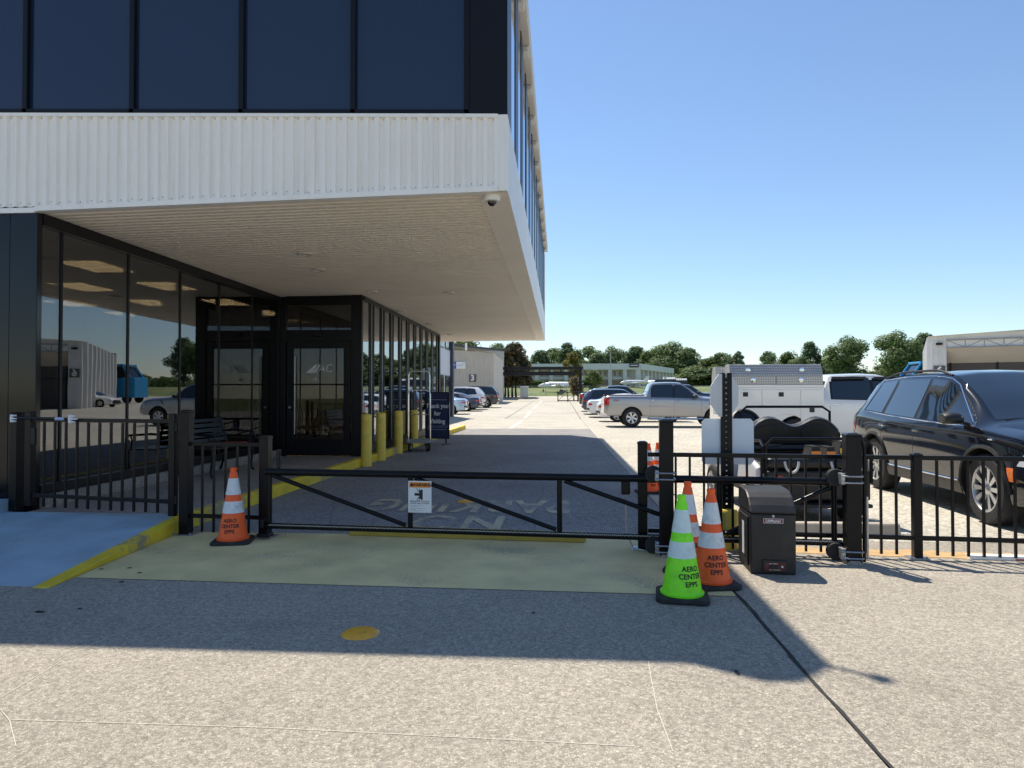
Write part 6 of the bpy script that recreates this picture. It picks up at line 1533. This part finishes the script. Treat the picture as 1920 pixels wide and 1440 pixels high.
for k in range(n):
    u0, u1 = 1 + k * (WH - 2) / n, 1 + (k + 1) * (WH - 2) / n
    B().tube([hq(u0, -.1, zt0 if k % 2 else zt1), hq(u1, -.1, zt1 if k % 2 else zt0)], .03, 6).build('truss_web', M_TRUSS, hg); B().tube([hq(u1, -.1, zt0), hq(u1, -.1, zt1)], .03, 6).build('truss_post', M_TRUSS, hg)
b = B(); b.add([hq(1, .15, zt0 - .1), hq(WH - 1, .15, zt0 - .1), hq(WH - 1, .15, zo), hq(1, .15, zo)], [(0, 1, 2, 3)]); b.build('translucent_panel', mat('white_translucent_panel', (.95, .94, .9), .6), hg, fix=False)
b = B(); b.add([hq(1, -.05, zt0 - .04), hq(WH - 1, -.05, zt0 - .04), hq(WH - 1, 1.1, zt0 - 1.15), hq(1, 1.1, zt0 - 1.15)], [(0, 1, 2, 3)]); b.build('folded_door_leaf', M_TAN, hg, fix=False)
b = B(); b.add([hq(1, 1.15, z6), hq(WH - 1, 1.15, z6), hq(WH - 1, 1.15, zt0 - 1.15), hq(1, 1.15, zt0 - 1.15)], [(0, 1, 2, 3)]); b.build('dark_interior_sheet', mat('dim_interior_brown', (.075, .062, .055), .6, var=.1, vscale=.5), hg, fix=False)  # dark sheet across the opening stands in for the dim hangar interior
for k in range(9): B().tube([hq(1.3 + k * 3, 1.1, z6), hq(1.3 + k * 3, 1.1, zt0 - 1.1)], .06, 6).build('door_stile', M_BLKMETAL, hg)
B().tube([hq(1, 1.1, zt0 - 2.2), hq(WH - 1, 1.1, zt0 - 2.2)], .04, 6).build('door_rail', M_BLKMETAL, hg)
q6 = hq(.52, -.08, AY(1757, 695, 54.5).z); ang = math.atan2(U.y, U.x)
o = B().box(-.38, .38, -.03, .0, -.38, .38).build('number_panel', M_NUM, hg, loc=q6, rot=(0, 0, ang)); lettering('number_lettering', '6', .8, M_WHITE, hg, (q6[0] + U.y * .05, q6[1] - U.x * .05, q6[2]), (R(90), 0, ang), bold=.03)
w6 = hq(.52, -.08, AY(1757, 644, 54.5).z); B().box(-.22, .22, -.2, 0, -.12, .06).build('wall_lamp', M_BLKMETAL, hg, loc=w6, rot=(0, 0, ang), bevel=.03)
# blue high-cab truck half hidden behind the hangar
bp_ = AY(1697, 690, 74.0); zt = AY(1712, 678.5, 74).z; z0_ = gz(74)
bg = thing('blue_truck', 'bright blue truck cab half hidden behind the right hangar wall', 'truck', (bp_.x, 74.0, z0_)); M_BLU = mat('bright_blue_paint', (.02, .30, .62), .35, coat=.6); hz = zt - z0_
for s_ in (-1.2, 1.2): B().prism([(0, hz - 1.5), (.25, hz - 1.5), (1.12, hz - .22), (1.0, hz - .1)], 'y', s_ - .06, s_ + .06).build('windshield_pillar', M_BLU, bg)
B().prism([(.25, hz - 1.5), (1.1, hz - .25), (4.4, hz - .25), (4.4, hz - 1.5)], 'y', -1.12, 1.12).build('cab_glass', M_CGLASS, bg)
B().box(.9, 4.6, -1.25, 1.25, hz - .22, hz).build('cab_roof', M_BLU, bg, bevel=.06); B().box(-.5, 4.6, -1.25, 1.25, .6, hz - 1.51).build('cab_body', M_BLU, bg, bevel=.08)
for ax in (.5, 3.6):
    for s_ in (-1, 1):
        tm, rm, dk = wheel_meshes(.52, 'truck'); wh = bpy.data.objects.new('wheel', None); col.objects.link(wh); wh.parent = bg; wh.location = (ax, s_ * 1.1, .52); wh.rotation_euler = (0, 0, 0 if s_ > 0 else math.pi)
        link('tyre', tm, wh); link('rim', rm, wh, m=M_RIMD)
